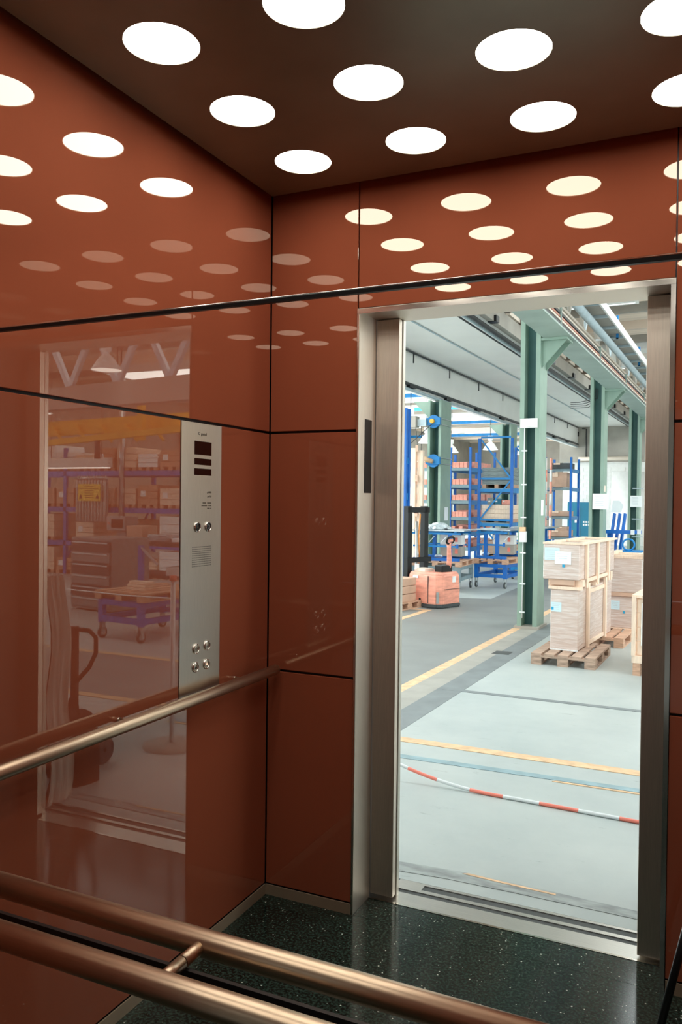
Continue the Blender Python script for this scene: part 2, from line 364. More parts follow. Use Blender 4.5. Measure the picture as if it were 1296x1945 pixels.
# ceiling: a dark metal tray hung clear of the walls
LX = [0.262, 0.635, 1.004, 1.372]; LY = [-0.264, -0.620, -0.975, -1.330]
LYM = [2 * -1.66 - y for y in LY]
ce = MB().box((0.032, YR + .055, HC + .004), (XR - .032, -0.055, HC + .07)).build('ceiling', black_gap); struct(ce, 'dark satin metal lift ceiling with round lights')
def ceiling_sheet():
    bm = bmesh.new(); N = 40
    x0, x1, y0, y1 = 0.032, XR - .032, YR + .055, -0.055
    bounds_x = [x0] + [(a + b) / 2 for a, b in zip(LX[:-1], LX[1:])] + [x1]
    rows = sorted(LY + sorted(LYM, reverse=True)[:2]); bounds_y = [y0] + [(a + b) / 2 for a, b in zip(rows[:-1], rows[1:])] + [y1]
    R = 0.0885
    for i, cx in enumerate(LX):
        for j, cyy in enumerate(rows):
            a0, a1, b0, b1 = bounds_x[i], bounds_x[i + 1], bounds_y[j], bounds_y[j + 1]
            ring = []; outer = []
            for k in range(N):
                a = 2 * math.pi * k / N; c, s = math.cos(a), math.sin(a)
                ring.append(bm.verts.new((cx + R * c, cyy + R * s, HC)))
                t = min(((a1 - cx) / c if c > 1e-6 else (a0 - cx) / c if c < -1e-6 else 9), ((b1 - cyy) / s if s > 1e-6 else (b0 - cyy) / s if s < -1e-6 else 9))
                outer.append(bm.verts.new((cx + t * c, cyy + t * s, HC)))
            up = [bm.verts.new((v.co.x, v.co.y, HC + .004)) for v in ring]
            for k in range(N):
                k2 = (k + 1) % N
                bm.faces.new((ring[k], outer[k], outer[k2], ring[k2])[::-1]); bm.faces.new((ring[k], ring[k2], up[k2], up[k]))
            for qx, qy in ((a0, b0), (a1, b0), (a1, b1), (a0, b1)):
                ang = math.atan2(qy - cyy, qx - cx) % (2 * math.pi); k = int(ang / (2 * math.pi) * N) % N; k2 = (k + 1) % N
                q = bm.verts.new((qx, qy, HC))
                try: bm.faces.new((outer[k], q, outer[k2])[::-1])
                except Exception: pass
    for qa, qb in (((x0, y0), (x1, y0)), ((x1, y0), (x1, y1)), ((x1, y1), (x0, y1)), ((x0, y1), (x0, y0))):
        bm.faces.new([bm.verts.new((qa[0], qa[1], HC)), bm.verts.new((qb[0], qb[1], HC)), bm.verts.new((qb[0], qb[1], HC + .07)), bm.verts.new((qa[0], qa[1], HC + .07))])
    me = bpy.data.meshes.new('sheet'); bm.to_mesh(me); bm.free(); me.materials.append(ceil_m)
    return me
link('ceiling_sheet', ceiling_sheet(), ce)
disc = MB().lathe([(0.0878, 0.0035), (0.0878, 0.0022), (0.084, 0.0012), (0.0, 0.0012)], n=40)
disc_me = disc.mesh(lamp_m)
colw = ['first from the left wall', 'second from the left wall', 'third from the left wall', 'fourth from the left wall']
roww = [k + ' row from the doorway' for k in ('nearest', 'second', 'third', 'fourth', 'fifth', 'sixth', 'seventh', 'eighth')]; roww2 = []
for i, x in enumerate(LX):
    for j, y in enumerate(LY + sorted(LYM, reverse=True)[:2]):
        o = link('ceiling_light', disc_me, None, (x, y, HC))
        tag(o, 'round ceiling light, ' + colw[i] + ', ' + (roww + roww2)[j], 'ceiling light', 'round lights in the lift ceiling')
# skirting
struct(MB().box((0.0, YR, 0), (0.004, -0.004, HB)).build('baseboard_left', skirt_m), 'thin steel skirting under the left glass wall')
bf = MB().box((0.004, -0.004, 0), (DL - .004, 0.0, HB)).build('baseboard_front', skirt_m); struct(bf, 'thin steel skirting beside the doorway')
struct(MB().box((DR + .006, -0.004, 0), (XR, 0.0, HB)).build('baseboard_front', skirt_m))
struct(MB().box((XR - .004, YR, 0), (XR, -0.004, HB)).build('baseboard_right', skirt_m))
# door frame
d1 = bpy.data.objects.new('door_1', None); COL.objects.link(d1); struct(d1, 'brushed steel lift doorway with open sliding doors')
box('reveal', steel, (DL - .0035, -0.002, 0), (DL + .004, 0.146, DZ), d1)
box('reveal', mat('darkened_steel', (74, 66, 58), 0.55, 0.6, var=0.05), (DR - .004, -0.002, 0), (DR + .0035, 0.146, DZ), d1)  # right reveal darkened in colour to cut its bounce of hall light
box('header', steel, (DL - .0035, -0.002, DZ), (DR + .0035, 0.20, DZ + .008), d1)
box('header', steel_pol, (DL - .0035, -0.0045, DZ - .010), (DR + .0035, -0.0022, DZ + .006), d1)
box('frame_edge', steel_pol, (DL - .0035, -0.0045, 0.0), (DL + .003, -0.0022, DZ - .0105), d1)
box('frame_edge', steel_pol, (DR - .010, -0.0045, 0.0), (DR + .0035, -0.0022, DZ - .0105), d1)
lf = box('door_leaf', steel, (DL + .005, 0.148, 0.012), (0.434, 0.176, DZ - .002), d1, bev=0.001)
lf2 = box('door_leaf', steel, (1.251, 0.148, 0.012), (DR - .005, 0.176, DZ - .002), d1, bev=0.001)
box('landing_frame', steel_soft, (DL - .05, 0.182, 0.0), (0.437, 0.205, 2.11), d1, bev=0.001)
box('landing_frame', steel_soft, (1.256, 0.182, 0.0), (DR + .05, 0.205, 2.11), d1, bev=0.001)
box('landing_frame', steel_soft, (0.437, 0.182, 2.072), (1.256, 0.205, 2.11), d1)
box('sensor_window', black_plastic, (DL + .0042, 0.052, 1.446), (DL + .0052, 0.113, 1.702), d1)
# sill
sl = bpy.data.objects.new('trim_1', None); COL.objects.link(sl); struct(sl, 'aluminium door sill with two dark grooves')
box('sill_edge', steel_pol, (DL + .004, 0.1325, -0.012), (DR - .004, 0.142, 0.0015), sl)
box('sill_plate', alu, (DL - .02, 0.1435, -0.02), (DR + .02, 0.226, 0.0), sl)
box('sill_groove', groove, (DL - .02, 0.226, -0.02), (DR + .02, 0.252, -0.003), sl)
box('sill_plate', alu, (DL - .02, 0.252, -0.02), (DR + .02, 0.272, 0.0), sl)
box('sill_groove', groove, (0.5, 0.272, -0.02), (DR + .02, 0.308, -0.003), sl)
box('sill_plate', alu, (0.40, 0.272, -0.02), (0.5, 0.308, 0.0), sl)
box('sill_plate', alu, (0.40, 0.308, -0.02), (DR + .02, 0.322, 0.0), sl)
# horizontal joints across the cabin, where the glass panels of the cross plane meet
YM = -1.66
t2 = bpy.data.objects.new('trim_2', None); COL.objects.link(t2); struct(t2, 'thin dark horizontal joint with a bright polished edge crossing the cabin')
box('joint_strip', black_gap, (0.0005, YM - .003, H1 - .0030), (XR - .0005, YM + .003, H1 + .0014), t2)
MB().tube([(0.0005, YM - .001, H1 + .0026), (XR - .0005, YM - .001, H1 + .0026)], .0013, 12).build('polished_edge', steel_pol, t2)
t3 = bpy.data.objects.new('trim_3', None); COL.objects.link(t3); struct(t3, 'thin black horizontal joint between the two nearest handrails')
box('joint_strip', black_gap, (0.0005, YM - .003, H2 - .0045), (XR - .0005, YM + .003, H2 + .0035), t3)
box('polished_edge', steel_pol, (0.0005, YM - .003, H2 - .0052), (XR - .0005, YM + .003, H2 - .0047), t3)

# ------------------------------------------------------------------ handrails
RZ, RD, RRAD = 0.82, 0.052, 0.0178
hr = thing('handrail', 'satin steel handrail along the left red glass wall below the control panel', 'handrail', (0, 0, 0))
MB().tube([(RD, -0.028, RZ), (RD, -0.031, RZ), (RD, -1.60, RZ), (RD, -1.603, RZ)], [RRAD * .93, RRAD, RRAD, RRAD * .93], 32).build('rail_tube', tube_steel, hr)
for y in (-0.22, -0.797, -1.37):
    bk = MB().tube([(0.0, y, RZ), (RD - .012, y, RZ)], 0.007, 20).build('bracket', tube_steel, hr)
    MB().tube([(0.0, y, RZ), (0.004, y, RZ)], 0.0078, 20).build('rosette', steel_pol, bk)
def cross_rail(yc, label):
    t = thing('handrail', label, 'handrail', (0, 0, 0))
    MB().tube([(0.0, yc, RZ), (XR, yc, RZ)], RRAD, 32).build('rail_tube', tube_steel, t)
    for x in (0.836, 1.42):
        y1 = YM + (0.0008 if yc > YM else -0.0008)
        MB().tube([(x, y1, RZ + .001), (x, yc, RZ + .001)], 0.0088, 24).build('bracket', tube_steel, t)
cross_rail(YM + RD, 'bronze-toned steel handrail in the foreground, the upper of the two')
cross_rail(YM - RD, 'bronze-toned steel handrail in the foreground, the lower and nearer of the two')

# ------------------------------------------------------------------ control panel on the left wall
cp = thing('elevator_keypad', 'tall brushed steel lift control panel with buttons and small displays', 'control panel', (0, -0.42, 0.81))
def pl(y, z): return y + 0.42, z - 0.81
box('plate', steel_soft, (-0.010, -0.1075, 0.0055), (0.0012, 0.108, 0.843), cp, bev=0.0006)
for nm, y0, y1, z0, z1 in (('display', -.461, -.369, 1.555, 1.597), ('display', -.461, -.369, 1.524, 1.544), ('display', -.461, -.369, 1.492, 1.513)):
    a, b = pl(y0, z0); c, d = pl(y1, z1); box(nm, display_m, (0.0008, a, b), (0.0016, c, d), cp)
def round_button(y, z, kind):
    a, b = pl(y, z); R90 = (0, math.pi / 2, 0)
    bt = MB().lathe([(0.0, 0.0034), (0.0118, 0.0034), (0.0124, 0.0028), (0.0124, 0.0)], n=28).build('button', black_plastic if kind in ('bell', 'phone') else mat('button_steel', (190, 184, 170), 0.38, 0.85, var=0.02), cp, (0.0012, a, b), R90)
    MB().lathe([(0.0124, 0.0), (0.0126, 0.0048), (0.0142, 0.0052), (0.0162, 0.0030), (0.0166, 0.0)], n=28).build('ring', steel_pol, bt)
    # symbols lie on the button face (local x axis of the face points down, y along the wall)
    s = MB()
    if kind == 'phone':
        s.tube([(-0.006, 0.001, 0.0036), (-0.003, 0.0035, 0.0036), (0.003, 0.0035, 0.0036), (0.006, 0.0, 0.0036)], 0.0011, 8); m = paper
    elif kind == 'bell':
        s.prism([(-0.005, 0), (0.003, -0.005), (0.003, 0.005)], 0.0034, 0.0038); m = mat('olive_symbol', (70, 66, 46), 0.5, var=0)
    elif kind == 'close':
        s.box((-0.0055, -0.0005, 0.0034), (0.0055, 0.0005, 0.0038)); s.prism([(-0.0025, -0.0062), (0.0025, -0.0062), (0, -0.002)], 0.0034, 0.0038); s.prism([(-0.0025, 0.0062), (0, 0.002), (0.0025, 0.0062)], 0.0034, 0.0038); m = ink
    elif kind == 'open':
        s.prism([(0.001, -0.005), (0.003, -0.005), (0.003, 0.005), (0.001, 0.005)], 0.0034, 0.0038); s.prism([(-0.004, 0), (-0.001, -0.003), (-0.001, 0.003)], 0.0034, 0.0038); m = ink
    elif kind == 'fan':
        for k in range(3):
            an = math.pi + 2 * math.pi * k / 3; cx, c2 = 0.0038 * math.cos(an), 0.0038 * math.sin(an)
            s.lathe([(0.0024, 0.0034), (0.0024, 0.0038), (0.0, 0.0038)], (cx, c2, 0), 12)
            s.tube([(0, 0, 0.0036), (cx, c2, 0.0036)], 0.0006, 6)
        m = black_plastic
    else:
        s.prism([(-0.0052, 0), (0.0035, -0.0048), (0.0035, 0.0048)], 0.0034, 0.0038); m = lit_btn
    s.build('symbol', m, bt)
round_button(-.444, 1.332, 'bell'); round_button(-.386, 1.332, 'phone')
round_button(-.445, .956, 'close'); round_button(-.386, .957, 'open'); round_button(-.447, .899, 'fan'); round_button(-.388, .899, 'lit')
gr = MB()
for r in range(10):
    for c in range(15):
        a, b = pl(-.466 + c * .0070, 1.270 - r * .0066); gr.box((0.0010, a - .0016, b - .0012), (0.0015, a + .0016, b + .0012))
g = gr.build('speaker_holes', black_plastic, cp); g['kind'] = 'stuff'
XD, ZD = (0, 1, 0), (0, 0, 1)
def ptext(s, y, z, size, al='LEFT', mirror=True, m=ink):
    a, b = pl(y, z); text_part('lettering', s, m, size, cp, (0.0014, a, b), XD, ZD, mirror=mirror, align=al)
ptext('G', -.442, 1.616, .013, mirror=False); ptext('gertul', -.427, 1.616, .013, mirror=False)
ptext('630 kg', -.368, 1.437, .0085); ptext('8 Pers.', -.368, 1.424, .0085)
for z, segs in ((1.4045, ((.000, .022), (.029, .047))), (1.396, ((.000, .009), (.014, .019), (.023, .053))), (1.3875, ((.000, .005), (.008, .022)))):
    for a0, a1 in segs:
        a, b = pl(-.368 - a1, z); box('lettering', ink, (0.0012, a, b), (0.0015, a + (a1 - a0), b + .0036), cp)

# ================================================================== HALL (setting)
hf = MB().box((-22, 0.323, -0.08), (22, 50, 0.0)).build('hall_floor', hall_floor_m); struct(hf, 'pale grey-blue coated warehouse floor')
def strip(name, m, pts, z=0.002):
    """flat painted area: polygon in world x,y"""
    MB().prism(pts, -0.001, z).build(name, m, hf)
def wq(u0, u1, v0, v1): return [tuple(W(u0, v0)[:2]), tuple(W(u1, v0)[:2]), tuple(W(u1, v1)[:2]), tuple(W(u0, v1)[:2])]
YL = -0.80
strip('lane_surface', floor_dark, wq(-2.30, YL - .04, 0.55, 9.0) , 0.001)
strip('lane_surface', floor_dark, [tuple(W(-2.30, 9.0)[:2]), tuple(W(-1.86, 9.15)[:2]), tuple(W(-1.93, 11.2)[:2]), tuple(W(-1.85, 24)[:2]), tuple(W(YL - .04, 24)[:2]), tuple(W(YL - .04, 9.0)[:2])], 0.001)
strip('lane_surface', floor_dark, wq(-4.0, -2.30, 0.55, 7.4), 0.001)
strip('lane_line', yellow_line, wq(YL - .045, YL + .045, 0.6, 24))
strip('floor_strip', floor_strip, wq(YL + .045, YL + .24, 0.6, 24))
strip('floor_strip', floor_strip2, wq(YL + .24, YL + .43, 0.6, 24))
strip('floor_joint', floor_strip2, [(-0.4, 3.33), (1.6, 3.32), (1.6, 3.38), (-0.4, 3.39)], 0.0025)
strip('lane_line', yellow_line, [(-0.30, 1.95), (6.5, 1.94), (6.5, 2.02), (-0.30, 2.035)], 0.003)
strip('worn_strip', floor_blue, [(-0.25, 1.66), (1.7, 1.70), (1.7, 1.75), (0.5, 1.735), (-0.25, 1.72)], 0.0025)
strip('lane_line', yellow_line, [(0.72, 1.655), (1.7, 1.665), (1.7, 1.69), (0.74, 1.672)], 0.003)
strip('worn_strip', floor_worn, [(0.30, 0.37), (0.55, 0.395), (0.8, 0.40), (1.3, 0.40), (1.3, 0.455), (0.9, 0.47), (0.6, 0.475), (0.30, 0.45)], 0.002)
strip('worn_strip', yellow_line, [(0.60, 0.46), (0.74, 0.452), (0.95, 0.445), (0.95, 0.456), (0.74, 0.465), (0.62, 0.473)], 0.0032)
strip('drain_cover', groove, [(-0.43, 4.93), (-0.27, 4.95), (-0.265, 5.12), (-0.42, 5.10)], 0.003)
strip('lane_line', yellow_line, wq(-2.26, -2.17, 5.4, 7.5), 0.003)
strip('lane_line', yellow_line, wq(-2.72, -2.26, 7.42, 7.5), 0.003)
# right-hand side seen mirrored in the glass wall
strip('lane_surface', floor_dark, [(1.75, 2.02), (9, 2.0), (9, 3.22), (1.75, 3.24)], 0.001)
strip('lane_line', yellow_line, [(1.75, 3.24), (9, 3.22), (9, 3.30), (1.75, 3.32)], 0.003)
# landing wall round the lift and the hall's outer walls
lw = MB(); lw.box((-7.5, 0.21, 0.0), (0.36, 0.30, 5.3)); lw.box((1.30, 0.21, 0.0), (1.44, 0.24, 5.3)); lw.box((1.44, 0.08, 0), (1.56, 0.24, 5.3)); lw.box((0.36, 0.21, 2.11), (1.30, 0.30, 5.3))
lw = lw.build('wall_landing', land_m); struct(lw, 'concrete shaft wall around the lift')
def hallstruct(name, mb, m, label=None):
    o = mb.build(name, m, None, (0, 0, 0), (0, 0, ROTW)); return struct(o, label)
hallstruct('wall_hall_left', MB().box((-14.2, 1, 0), (-14, 46, 5.4)), concrete)
hallstruct('wall_hall_right', MB().box((17, 1, 0), (17.2, 46, 5.4)), cream)
hallstruct('wall_hall_far', MB().box((-14, 45.8, 0), (17, 46, 5.4)), concrete)
ROOF = hallstruct('ceiling_hall', MB().box((-14.2, 0.3, 5.3), (17.2, 46, 5.42)), cream, 'boarded hall roof')
for k in range(30):
    v = 2.0 + k * 1.5
    box('roof_board', brown_cream, (-14, v, 5.12), (17, v + 0.62, 5.30), ROOF)
    if k % 2: box('roof_rib', concrete, (-14, v + 0.95, 5.02), (17, v + 1.06, 5.30), ROOF)
for k, v in enumerate((15.5, 17.5, 20.5, 24, 29, 35)):
    box('roof_bar', blue2, (-13.9, v, 4.62), (-4.2, v + 0.09, 4.74), ROOF)
    box('roof_bar', white_paint, (-13.9, v + .35, 4.70), (-4.2, v + .60, 4.78), ROOF)
# frames round the added roof and wall light panels
for k, (u, v, su, sv, z) in enumerate(ROOF_FILLS):
    sk = bpy.data.objects.new('fill_panel_%d' % (k + 1), None); COL.objects.link(sk); struct(sk, 'added roof light panel in the hall'); sk.location = W(u, v, 0); sk.rotation_euler = (0, 0, ROTW)
    for sgn in (-1, 1):
        cbox('frame', white_paint, (sgn * (su / 2 + .03), 0, z + .10), (.05, sv + .11, .24), sk); cbox('frame', white_paint, (0, sgn * (sv / 2 + .03), z + .10), (su, .05, .24), sk)
    cbox('cover', white_paint, (0, 0, z + .21), (su, sv, .02), sk)
for k, (u, v, su, sz, face, zc) in enumerate(WALL_FILLS):
    wn = bpy.data.objects.new('fill_panel_%d' % (len(ROOF_FILLS) + k + 1), None); COL.objects.link(wn); struct(wn, 'added light panel in a tall glazed frame'); wn.location = W(u, v, zc); wn.rotation_euler = (0, 0, ROTW + face)
    for sgn in (-1, 1):
        cbox('frame', cab_grey, (sgn * (su / 2 + .04), 0, 0), (.07, .08, sz + .15), wn); cbox('frame', cab_grey, (0, 0, sgn * (sz / 2 + .04)), (su, .08, .07), wn)
    for j in range(1, 5): cbox('mullion', cab_grey, (-su / 2 + su * j / 5, .02, 0), (.05, .03, sz), wn)
    cbox('pane_back', white_paint, (0, -.03, 0), (su, .02, sz), wn)
# white soffit between the two column rows: level underside, a deep fascia on its far-left side
so = hallstruct('ceiling_soffit', MB().box((-4.06, 0.4, 4.18), (-2.08, 27.3, 5.0)).box((-4.16, 0.4, 3.45), (-4.06, 27.3, 5.0)), soffit_m, 'white soffit with a deep fascia running away from the lift')
def run(name, m, u, z, r, v0=0.5, v1=27.2, parent=so): MB().tube([(u, v0, z), (u, v1, z)], r, 8).build(name, m, parent)
run('conduit', dark_line, -4.02, 4.15, 0.018); run('conduit', dark_line, -2.12, 4.12, 0.035); run('conduit', lgrey, -2.24, 4.14, 0.022); run('conduit', dark_line, -2.32, 4.14, 0.014)
run('conduit', lgrey, -3.10, 4.165, 0.012)
run('conduit', lgrey, -4.045, 3.47, 0.03); run('conduit', dark_line, -4.03, 3.56, 0.03)
for k in range(13):
    box('hanger', dark_line, (-4.06, 1.4 + k * 2, 3.98), (-4.045, 1.43 + k * 2, 4.18), so)
    box('clamp', black_m, (-4.05, 1.1 + k * 2.0, 3.50), (-3.99, 1.42 + k * 2.0, 3.54), so)
    box('clamp', black_m, (-2.08, 1.5 + k * 2, 4.17), (-1.94, 1.66 + k * 2, 4.27), so)
box('side_board', concrete, (-2.08, 0.5, 4.18), (-1.98, 27.2, 4.42), so)
for k in range(28): 
    box('rib_board', cream, (-2.06, 0.9 + k * 0.95, 4.46), (-1.98, 1.55 + k * 0.95, 5.25), so)
    box('rib', mat('brown_rib', (120, 104, 92), 0.8, var=0.1), (-2.04, 1.57 + k * .95, 4.44), (-1.80, 1.63 + k * .95, 5.25), so)
# far cross wall: concrete beam above, white block wall below
fw = hallstruct('wall_far', MB().box((-4.6, 27.46, 0), (4.0, 27.6, 2.95)), white_paint, 'far white block wall under a concrete beam')
hallstruct('trim_4', MB().box((-4.7, 27.3, 2.92), (4.0, 27.7, 5.0)), concrete, 'grey concrete beam over the far wall')
for r in range(9):
    for c in range(9):
        x = -4.32 + c * 0.235 + (0.117 if r % 2 else 0)
        if x + .23 > -2.34: continue
        box('brick', white_paint, (x, 27.435, 1.46 + r * .142), (x + .228, 27.462, 1.46 + r * .142 + .135), fw)
MB().tube([(-4.0, 27.2, 3.03), (-2.0, 27.2, 3.03)], 0.07, 10).build('pipe', cream, fw)
MB().tube([(-3.75, 27.25, 3.1), (-3.75, 27.25, 4.1), (-3.9, 27.25, 4.12)], 0.02, 8).build('conduit', dark_line, fw)
box('vent', black_m, (-4.2, 27.27, 3.85), (-4.02, 27.31, 4.02), fw)
MB().lathe([(0.62, 0), (0.62, 2.55), (0.0, 2.55)], (-2.25, 27.3, 0), 28).build('round_pier', white_paint, fw)

# ------------------------------------------------------------------ steel columns and runway beam
def column(u, v, zt, label, du=0.112, dv=0.17, group='green steel columns'):
    t = thing('steel_column', label, 'column', W(u, v), ROTW, group)
    box('flange', green, (-du, -dv, 0.03), (-du + .05, dv, zt), t); box('flange', green, (du - .05, -dv, 0.03), (du, dv, zt), t)
    box('web', green_shaded, (-du + .05, -0.012, 0.03), (du - .05, 0.012, zt), t)
    box('base_plate', concrete, (-du - .03, -dv - .03, 0.0), (du + .03, dv + .03, 0.03), t)
    return t
c1 = column(-0.695, 6.76, 3.9, 'pale green steel column nearest the lift, with a conduit and switch box')
c2 = column(-0.695, 11.20, 3.9, 'green steel column carrying a square white notice behind the wrapped boxes')
c3 = column(-0.695, 15.85, 3.9, 'green steel column at the doorway\'s right edge with a white notice')
c4 = column(-0.695, 20.5, 3.9, 'farthest green steel column of the right-hand row')
for c in (c1, c2, c3, c4):
    box('bracket_plate', green, (0.112, -0.16, 3.24), (0.40, 0.16, 3.268), c)
    MB().prism([(0, 0), (0.27, 0.0), (0.0, -0.30)], -0.008, 0.008).build('bracket_gusset', green, c, (0.112, -0.10, 3.24), (math.pi / 2, 0, 0))
    MB().prism([(0, 0), (0.27, 0.0), (0.0, -0.30)], -0.008, 0.008).build('bracket_gusset', green, c, (0.112, 0.12, 3.24), (math.pi / 2, 0, 0))
# fittings on the first column
MB().tube([(-0.05, -0.19, 0.12), (-0.05, -0.19, 1.0)], 0.006, 8).build('conduit', tape_white, c1)
MB().tube([(-0.05, -0.19, 1.12), (-0.05, -0.19, 2.27)], 0.006, 8).build('conduit', tape_white, c1)
box('junction_box', white_paint, (-0.10, -0.20, 2.265), (0.092, -0.172, 2.37), c1)
box('junction_lid', paper, (-0.02, -0.215, 2.285), (0.06, -0.20, 2.35), c1)
box('switch_box', tape_white, (-0.085, -0.225, 0.98), (-0.01, -0.172, 1.10), c1); box('switch_lamp', yellow_line, (-0.085, -0.23, 1.10), (-0.02, -0.18, 1.15), c1)
for z in (0.18, 0.5, 0.85, 1.25, 1.62, 2.0): box('conduit_clip', tape_white, (-0.08, -0.196, z), (-0.02, -0.172, z + .015), c1)
box('label_plate', paper, (0.113, -0.05, 1.28), (0.116, 0.06, 1.46), c1)
def notice(c, u, z, w_, h_, n=6):
    p = box('notice', paper, (u - w_ / 2, -0.20, z), (u + w_ / 2, -0.192, z + h_), c)
    for k in range(n):
        cbox('print_line', print_grey, (-w_ * .1 + (k % 2) * .01, -0.0046, h_ * (.35 - .12 * k)), (w_ * .5, 0.001, .008), p)
notice(c2, 0.075, 1.335, 0.25, 0.25); notice(c3, 0.06, 1.365, 0.24, 0.24)
box('small_plate', cream, (0.113, -0.12, 1.62), (0.118, 0.02, 1.72), c2)
for z in (0.72, 1.10, 1.75): box('rung', lgrey, (-0.02, -0.19, z), (0.20, -0.172, z + .02), c3)
for c in (c2,):
    for k in range(4):
        MB().tube([(-0.11 + k * .03, -0.05, 3.3), (-0.11 + k * .03, -0.05, 3.05 + k * .03), (-0.16 - k * .05, -0.05, 3.0 + k * .03), (-0.45, -0.05, 3.0 + k * .03)], 0.006, 6).build('cable', dark_line, c)
# beam
rb = thing('runway_beam', 'grey-green overhead steel beam with copper conductor rails along the column row', 'beam', W(0, 0), ROTW)
box('bottom_flange', beam_green, (-0.56, 0.6, 3.269), (-0.26, 24, 3.289), rb)
box('web', beam_green, (-0.44, 0.6, 3.289), (-0.38, 24, 3.52), rb)
box('top_flange', cream, (-0.52, 0.6, 3.52), (-0.30, 24, 3.55), rb)
for k, (u, z, m) in enumerate(((-0.30, 3.31, dark_line), (-0.30, 3.35, cream), (-0.31, 3.39, copper), (-0.31, 3.43, dark_line), (-0.32, 3.47, cream))):
    box('conductor_rail', m, (u - .02, 0.6, z), (u + .02, 24, z + .022), rb)
for k in range(9): box('stiffener', beam_green, (-0.545, 1.2 + k * 2.5, 3.289), (-0.275, 1.22 + k * 2.5, 3.52), rb)
lt = thing('lattice_girder', 'grey lattice girder above the runway beam', 'girder', W(0, 0), ROTW)
box('chord', cream, (-0.46, 0.6, 3.552), (-0.40, 24, 3.60), lt); box('chord', cream, (-0.46, 0.6, 4.25), (-0.40, 24, 4.31), lt)
for k in range(22):
    v = 1.0 + k * 1.04
    bar('diagonal', lgrey if k % 2 else concrete, (-0.43, v, 3.6), (-0.43, v + .52, 4.25), 0.04, 0.05, lt); bar('diagonal', concrete, (-0.43, v + .52, 4.25), (-0.43, v + 1.04, 3.6), 0.04, 0.04, lt)
pp = thing('overhead_pipe', 'light grey-blue pipe running above the runway beam', 'pipe', W(0, 0), ROTW)
MB().tube([(-0.20, 0.6, 3.60), (-0.20, 24, 3.60)], 0.05, 16).build('pipe_run', lgrey, pp)
for k in range(8):
    box('pipe_hanger', zinc, (-0.40, 1.8 + k * 2.4, 3.655), (-0.10, 1.84 + k * 2.4, 3.68), pp); box('pipe_hanger', blue2, (-0.13, 1.8 + k * 2.4, 3.66), (-0.10, 1.84 + k * 2.4, 3.98), pp)
ct = thing('cable_tray', 'pale grey cable tray with thin rungs beside the overhead pipe', 'cable tray', W(0, 0), ROTW)
box('side_rail', white_paint, (-0.02, 0.6, 3.66), (0.0, 24, 3.76), ct); box('side_rail', white_paint, (-0.26, 0.6, 3.70), (-0.245, 24, 3.78), ct)
box('tray_bed', concrete, (-0.245, 0.6, 3.735), (-0.02, 24, 3.74), ct)
for k in range(34): box('rung', lgrey, (-0.245, 1.0 + k * .68, 3.70), (-0.02, 1.03 + k * .68, 3.735), ct)

cL1 = column(-4.10, 12.98, 3.45, 'green steel column at left with blue clamp collars and a jib arm', 0.14, 0.30)
cL2 = column(-4.10, 18.2, 3.45, 'green steel column far behind the blue racks', 0.14, 0.30)
box('label_plate', paper, (0.142, -0.05, 1.05), (0.146, 0.16, 1.32), cL1)
for c in (cL1, cL2): MB().prism([(0, 0), (0.34, 0.34), (0, 0.34)], -0.02, 0.02).build('bracket_gusset', green, c, (-0.14, -0.2, 3.10), (math.pi / 2, 0, math.pi))
# jib crane hung on the left column
jb = thing('jib_crane', 'jib hoist with blue clamps and a beige suction tube on the left green column', 'crane', W(-4.10, 12.68), ROTW)
for z in (3.02, 2.24):
    MB().tube([(0.0, -0.05, z), (0.0, 0.0, z)], 0.13, 18).build('clamp_collar', blue2, jb)
    box('clamp_bar', blue2, (-0.14, -0.10, z - .07), (0.15, -0.02, z + .07), jb)
    for dz in (-.06, .06): bar('clamp_bolt', zinc, (0.15, 0.0, z + dz), (0.15, 0.62, z + dz), 0.014, 0.014, jb)
MB().tube([(0.0, -0.06, 3.02), (0.0, -0.16, 3.02)], 0.045, 12).build('pivot_pin', yellow, jb)
box('jib_arm', lgrey, (-2.6, -0.16, 2.93), (-0.12, -0.06, 3.06), jb)
box('hoist_body', concrete, (-0.62, -0.26, 2.90), (-0.30, -0.05, 3.12), jb); box('hoist_body', dark_grey, (-0.78, -0.24, 2.95), (-0.62, -0.08, 3.10), jb)
MB().tube([(0.0, -0.12, 2.97), (-0.42, -0.12, 2.62), (-0.75, -0.12, 2.36)], 0.008, 6).build('tie_cable', dark_line, jb)
MB().tube([(-0.62, -0.14, 2.9), (-0.5, -0.14, 2.45)], 0.006, 6).build('tie_cable', dark_line, jb); MB().tube([(-0.34, -0.14, 2.9), (-0.28, -0.14, 2.36)], 0.006, 6).build('tie_cable', dark_line, jb)
MB().tube([(0.03, -0.14, 2.22), (-0.14, -0.16, 2.27), (-0.34, -0.18, 2.31), (-0.62, -0.2, 2.39), (-1.4, -0.24, 2.5)], [0.04, 0.055, 0.058, 0.06, 0.06], 14).build('suction_tube', beige_tube, jb)

